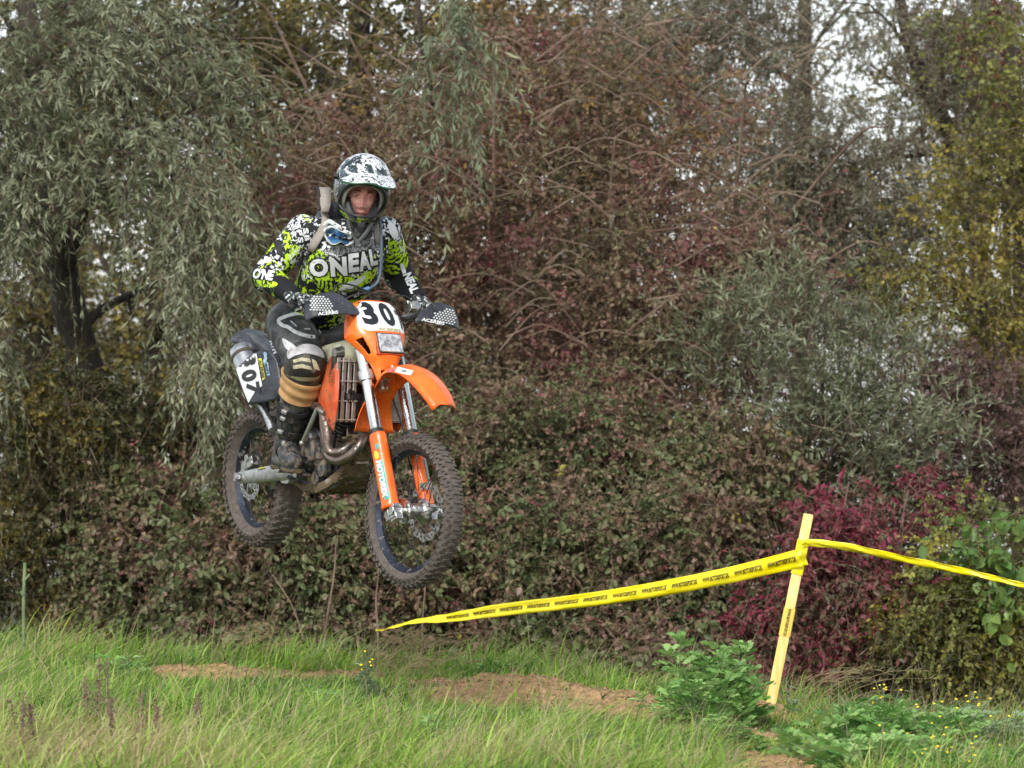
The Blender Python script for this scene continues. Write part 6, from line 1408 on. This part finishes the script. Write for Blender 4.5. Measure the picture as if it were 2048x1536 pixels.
def tape(name, label, pts, wd, twist, letters, parent_label=None):
    """pts: photo px + distance; wd: widths in metres; twist in degrees about the run"""
    P = cr([WP(*p) for p in pts], 8); n = len(P); W_ = np.interp(np.linspace(0, 1, n), np.linspace(0, 1, len(wd)), wd); TW = np.interp(np.linspace(0, 1, n), np.linspace(0, 1, len(twist)), twist)
    root = empty(name, Matrix.Identity(4), label, 'barrier tape'); fr_ = []; vs = []; seg = 6
    for i in range(n):
        t = (P[min(i + 1, n - 1)] - P[max(i - 1, 0)]).normalized(); u = V3((0, 0, 1)); u = (u - t * t.dot(u)).normalized(); v = t.cross(u)
        if v.y > 0: v = -v
        a = rad(TW[i]); d = u * math.cos(a) + v * math.sin(a); nn = v * math.cos(a) - u * math.sin(a); fr_.append((P[i], d, nn, W_[i]))
        for k in range(seg + 1):
            q = k / seg - .5; vs.append(P[i] + d * q * W_[i] + nn * (.006 * math.sin(q * 7 + i * .11) * (W_[i] / .07) + .004 * math.sin(i * .37) + .003 * math.sin(i * 1.3 + q * 9)))
    MB().add(vs, [(i * (seg + 1) + k, i * (seg + 1) + k + 1, (i + 1) * (seg + 1) + k + 1, (i + 1) * (seg + 1) + k) for i in range(n - 1) for k in range(seg)]).build('band', yt, root, solid=.0008)
    if letters:
        L_ = [0]
        for i in range(1, n): L_.append(L_[-1] + (P[i] - P[i - 1]).length)
        tot = L_[-1]; vt, ft, tw, th = text_geo('WWW.MOTORSPORT.DE', 1, .05, fine=.5); ww = .150; mb = MB(); s0 = tot * letters[0]
        while s0 + ww < tot * letters[1]:
            out = []
            for x, y in vt:
                s_ = s0 + (.5 - x / tw) * ww; i = min(max(int(np.searchsorted(L_, s_)) - 1, 0), n - 2); f = (s_ - L_[i]) / max(L_[i + 1] - L_[i], 1e-6); a, b = fr_[i], fr_[i + 1]
                q = .02 + y / th * .32; w_ = lerp(a[3], b[3], f)
                bulge = .006 * math.sin(q * 7 + (i + f) * .11) * (w_ / .07) + .004 * math.sin((i + f) * .37) + .003 * math.sin((i + f) * 1.3 + q * 9)
                out.append(a[0].lerp(b[0], f) + a[1].lerp(b[1], f) * q * w_ + a[2].lerp(b[2], f) * (bulge + .0035))
            mb.add(out, ft); s0 += ww + .030
        mb.build('lettering', tape_ink, root)
    return root
tape('barrier_tape', 'long yellow printed tape running from the marker post down left to a twig',
     [(1612, 1112, YP - .02), (1580, 1121, YP - .02), (1450, 1152, YP + .12), (1300, 1181, YP + .35), (1150, 1203, YP + .6), (1000, 1221, YP + .9), (900, 1235, YP + 1.1), (830, 1244, YP + 1.25), (770, 1257, YP + 1.35), (752, 1262, YP + 1.4)],
     [.088, .088, .080, .076, .070, .066, .052, .030, .014, .012], [4, 2, 0, -4, -8, -14, -25, -45, -60, -60], (.02, .84))
tape('barrier_tape', 'folded narrow yellow tape running from the top of the marker post to the right edge',
     [(1604, 1088, YP - .03), (1625, 1086, YP - .03), (1720, 1100, YP - .1), (1850, 1127, YP - .25), (1960, 1150, YP - .35), (2048, 1170, YP - .45), (2130, 1190, YP - .5)],
     [.036, .040, .046, .044, .030, .026, .026], [15, 20, 35, 30, 10, 20, 20], None)
# sticks
def stick_obj(pts, r, label, m=twigm):
    o = MB().tube(cr([WP(*p) for p in pts], 5), [lerp(r, r * .4, i / (5 * (len(pts) - 1))) for i in range(5 * (len(pts) - 1) + 1)], 7).build('twig', m, None)
    tag(o, label, 'stick'); return o
stick_obj([(757, 1330, 19.3), (755, 1250, 19.3), (752, 1200, 19.32), (758, 1120, 19.35), (748, 1050, 19.4)], .007, 'thin upright brown twig that the left end of the tape is tied to')
stick_obj([(842, 1320, 19.6), (846, 1230, 19.6), (850, 1160, 19.6), (838, 1090, 19.65)], .006, 'thin upright brown twig just below the front wheel')
stick_obj([(648, 1290, 20.0), (655, 1230, 20.0), (668, 1150, 20.0), (672, 1080, 20.05)], .008, 'upright brown twig in the bushes between the two wheels')
stick_obj([(607, 1280, 20.1), (590, 1225, 20.1), (572, 1190, 20.1), (545, 1150, 20.15)], .005, 'bent brown twig leaning left below the rear wheel')
gs = mat('green_stem', (.10, .15, .06), .6, c2=(.18, .22, .10), ns=12)
o = MB().tube(cr([WP(48, 1300, 18.6), WP(47, 1210, 18.6), WP(50, 1125, 18.62)], 5), .009, 9).tube([WP(47, 1190, 18.6), WP(42, 1182, 18.6)], [.012, .010], 7).tube([WP(50, 1160, 18.6), WP(60, 1148, 18.6)], [.006, .005], 7).build('reed_stem', gs, None); tag(o, 'cut grey green plant stem standing in the grass at the left edge', 'stem')

# ------------------------------------------------------------------ weeds
herb = leafmat('weed_leaf', [(0, (.08, .19, .05)), (.4, (.19, .38, .09)), (.8, (.32, .50, .16)), (1, (.44, .54, .24))], .5, .3)
herb2 = leafmat('grey_weed_leaf', [(0, (.10, .17, .07)), (.5, (.22, .33, .16)), (1, (.38, .46, .29))], .5, .3)
def weed(label, px, Y, stems, hgt, spread, m, seed, leaf=.10, nleaf=9, flowers=0, upk=.1, base=None, lobes=6, name='weed', lean=0, group=None):
    """stems with feathery leaves, each leaf a row of paired narrow lobes"""
    r = random.Random(seed); x0 = (px - 1024) / FPX * Y; root = empty(name, Matrix.Identity(4), label, 'weed', group); st_ = MB(); V = []; F = []; T_ = []; fl = MB()
    for _ in range(stems):
        bx_, by_ = x0 + r.gauss(0, spread * .35), Y + r.gauss(0, spread * .35); z = float(gz(bx_, by_)); h = hgt * r.uniform(.6, 1.1)
        tx = r.gauss(0, spread * .5) + lean; p = cr([(bx_, by_, z - .02), (bx_ + tx * .35, by_, z + h * .5), (bx_ + tx, by_ + r.gauss(0, .03), z + h)], 6); st_.tube(p, [lerp(.0045, .0015, i / (len(p) - 1)) for i in range(len(p))], 6)
        for k in range(nleaf):
            c = p[min(int((.12 + .86 * k / nleaf) * (len(p) - 1)), len(p) - 1)]; a = k * 2.4 + r.random(); L_ = leaf * r.uniform(.6, 1.15) * (1.15 - .5 * k / nleaf)
            d = V3((math.cos(a), math.sin(a) * .8, r.uniform(upk, upk + .6))).normalized(); sd = d.cross(V3((0, 0, 1))).normalized(); up = sd.cross(d); t = r.random() * .6 + .2
            for q in range(lobes):
                s_ = (q + .7) / lobes; cc = c + d * L_ * s_ - V3((0, 0, 1)) * L_ * .45 * s_ * s_; ll = L_ * .50 * math.sin(math.pi * min(.95, s_ * .75 + .12)) + .003
                for g in (-1, 1):
                    dd = (d * .55 + sd * g * .95 + up * r.uniform(-.25, .25)).normalized(); e = cc + dd * ll - V3((0, 0, 1)) * ll * .15; wv = d.lerp(up, .2).normalized() * ll * .22
                    n = len(V); V += [cc - wv * .4, cc.lerp(e, .55) - wv, e, cc.lerp(e, .5) + wv]; F.append((n, n + 1, n + 2, n + 3)); T_.append(min(1, max(0, t + r.uniform(-.15, .25))))
            e = c + d * L_ * 1.1 - V3((0, 0, 1)) * L_ * .5; n = len(V); V += [c, c.lerp(e, .5) - sd * .0025, e, c.lerp(e, .5) + sd * .0025]; F.append((n, n + 1, n + 2, n + 3)); T_.append(t)
        if flowers and r.random() < .8:
            for _k in range(flowers):
                c = p[-1] + V3((r.gauss(0, .022), r.gauss(0, .02), r.uniform(-.01, .02))); fl.lathe([(.0001, .0015), (.004, .002), (.0062, .0005), (.005, -.001), (.0001, -.0015)], c, (r.uniform(-.3, .3), -.5, 1), 8); st_.tube([p[-2], c], .001, 4)
    st_.build('stems', gs, root)
    npmesh('leaves', np.array([tuple(v) for v in V]), np.array(F), m, root, tint=T_)
    if flowers: fl.build('flowers', mat('yellow_flower', (.80, .62, .02), .6), root)
    return root
weed('big feathery bright green mugwort plant just left of the marker post foot', 1440, 16.9, 17, .40, .22, herb, 1, .15, 13, upk=.55)
weed('feathery weed leaning left at the foot of the bigger mugwort plant', 1365, 16.6, 14, .24, .15, herb, 2, .11, 9)
weed('low dark green weed spreading on the bare earth in front of the marker post', 1450, 15.4, 12, .14, .16, herb, 3, .10, 8)
weed('bushy green weed patch with yellow flowers near the bottom right', 1760, 15.0, 44, .28, .30, herb, 4, .13, 11, 0, upk=.4)
weed('tall green weed with small yellow flower heads at the right, low in the picture', 1870, 15.4, 34, .26, .26, herb, 5, .11, 10, 1, upk=.4)
weed('grey green weed clump behind the flowering weeds at the right', 1970, 16.2, 30, .24, .30, herb2, 6, .10, 9)
weed('slender tansy with yellow flower heads in front of the crimson shrub', 1760, 17.6, 5, .26, .05, herb2, 7, .07, 8, 3)
weed('tansy with yellow flower heads leaning out at the right edge', 1940, 17.0, 5, .34, .10, herb2, 8, .07, 8, 3, lean=.03)
weed('short flowering weed cut by the bottom edge at the right', 1870, 13.8, 18, .12, .16, herb, 9, .08, 8, 1, upk=.4)
weed('small silver leaved seedling right behind the marker post', 1585, 18.3, 3, .26, .04, herb2, 10, .08, 6)
weed('low green nettle clump in the middle of the crest grass', 1000, 18.3, 10, .12, .2, herb, 11, .07, 7)
weed('upright green weed with tiny yellow flowers left of the dirt strip', 735, 16.9, 8, .24, .05, herb2, 12, .05, 8, 1)
weed('dark green low weed in the grass below the rear wheel', 640, 16.2, 14, .10, .2, herb, 13, .07, 7)
weed('leafy bright green weed patch cut by the bottom edge right of the bare soil', 1730, 13.9, 30, .16, .22, herb, 15, .11, 9, upk=.4)
weed('leafy weed patch with two yellow flowers at the bottom edge, nearer the right corner', 1860, 14.4, 30, .18, .22, herb, 16, .11, 9, 1, upk=.4)
weed('green weed clump at the far right bottom corner', 2030, 14.6, 18, .16, .12, herb, 14, .09, 8)
weed('rosette of grey green weed leaves in the near grass left of the middle', 560, 14.2, 10, .13, .16, herb2, 31, .08, 8)
weed('broad leaved green weed tuft in the near grass under the front wheel', 880, 14.6, 10, .14, .14, herb, 32, .09, 7)
weed('pale weed tuft in the near grass at the bottom centre', 1150, 13.7, 12, .13, .16, herb2, 33, .08, 8)
weed('small green weed tuft on the crest at the left, above the brown stalks', 240, 17.4, 9, .16, .12, herb, 34, .08, 7)
# arching dry grass with seed heads, brown dock stalks
def drygrass(label, px, Y, n, h, seed, lx, m=straw, name='dry_grass_tuft'):
    r = random.Random(seed); x0 = (px - 1024) / FPX * Y; V = []; F = []; T_ = []; mb = MB()
    for _ in range(n):
        bx_ = x0 + r.gauss(0, .07); by_ = Y + r.gauss(0, .06); z = float(gz(bx_, by_)); hh = h * r.uniform(.6, 1.15); l = lx * r.uniform(.4, 1.4) + r.gauss(0, .08)
        p = cr([(bx_, by_, z), (bx_ + l * .3, by_, z + hh * .6), (bx_ + l * .75, by_, z + hh * .95), (bx_ + l * 1.2, by_ + r.gauss(0, .03), z + hh * .98)], 5); mb.tube(p, [lerp(.0022, .0008, i / (len(p) - 1)) for i in range(len(p))], 4)
        for k in range(9):
            c = p[-1 - r.randrange(6)]; e = c + V3((r.uniform(.2, 1) * (1 if lx > 0 else -1), r.uniform(-.3, .3), r.uniform(-.3, .5))).normalized() * r.uniform(.02, .05); mb.tube([c, c.lerp(e, .5), e], [.001, .0018, .0006], 4)
    o = mb.build(name, m, None); tag(o, label, 'dry grass', 'tufts of dead stalks in the grass')
drygrass('straw coloured grass stalks arching right beside the marker post', 1610, 17.7, 16, .26, 1, .30)
drygrass('pale dry grass leaning left from the foot of the marker post', 1500, 18.2, 8, .24, 2, -.12)
drygrass('tangle of dry stalks at the left end of the yellow tape', 770, 18.6, 30, .20, 3, .20)
drygrass('thin dry stalks on the crest below the rear wheel', 470, 18.9, 16, .2, 4, .12)
drygrass('dry stalks mixed in the grass left of the dirt strip', 820, 17.2, 14, .15, 5, .12)
dock = mat('dock_brown', (.14, .085, .06), .85, c2=(.22, .15, .11), ns=30)
def dockp(label, px, Y, n, h, seed):
    r = random.Random(seed); x0 = (px - 1024) / FPX * Y; mb = MB()
    for _ in range(n):
        bx_ = x0 + r.gauss(0, .025); by_ = Y + r.gauss(0, .05); z = float(gz(bx_, by_)); hh = h * r.uniform(.65, 1.05); tx = r.gauss(0, .02); mb.tube([(bx_, by_, z), (bx_ + tx, by_, z + hh)], [.003, .0015], 5)
        for k in range(70):
            t = r.uniform(.3, 1.0); c = V3((bx_ + tx * t + r.gauss(0, .008), by_ + r.gauss(0, .008), z + hh * t)); q = r.uniform(.0028, .005); mb.box(c, (q, q, q * 1.5), Matrix.Rotation(r.random() * 3, 3, 'X'))
    o = mb.build('dock_stalk', dock, None, smooth=False); tag(o, label, 'dead weed', 'brown seed stalks standing in the grass')
dockp('tallest dark brown dead dock stalks in the grass at the lower left', 195, 14.6, 5, .33, 1); dockp('brown dead dock stalks right of the tallest ones, lower left', 232, 13.6, 4, .24, 2); dockp('reddish brown dead stalks near the left edge of the grass', 65, 13.9, 6, .26, 3)
dockp('brown dead stalks left of the middle in the near grass', 295, 14.0, 5, .22, 4); dockp('single brown dead stalk under the rear wheel in the near grass', 400, 14.3, 3, .20, 5)
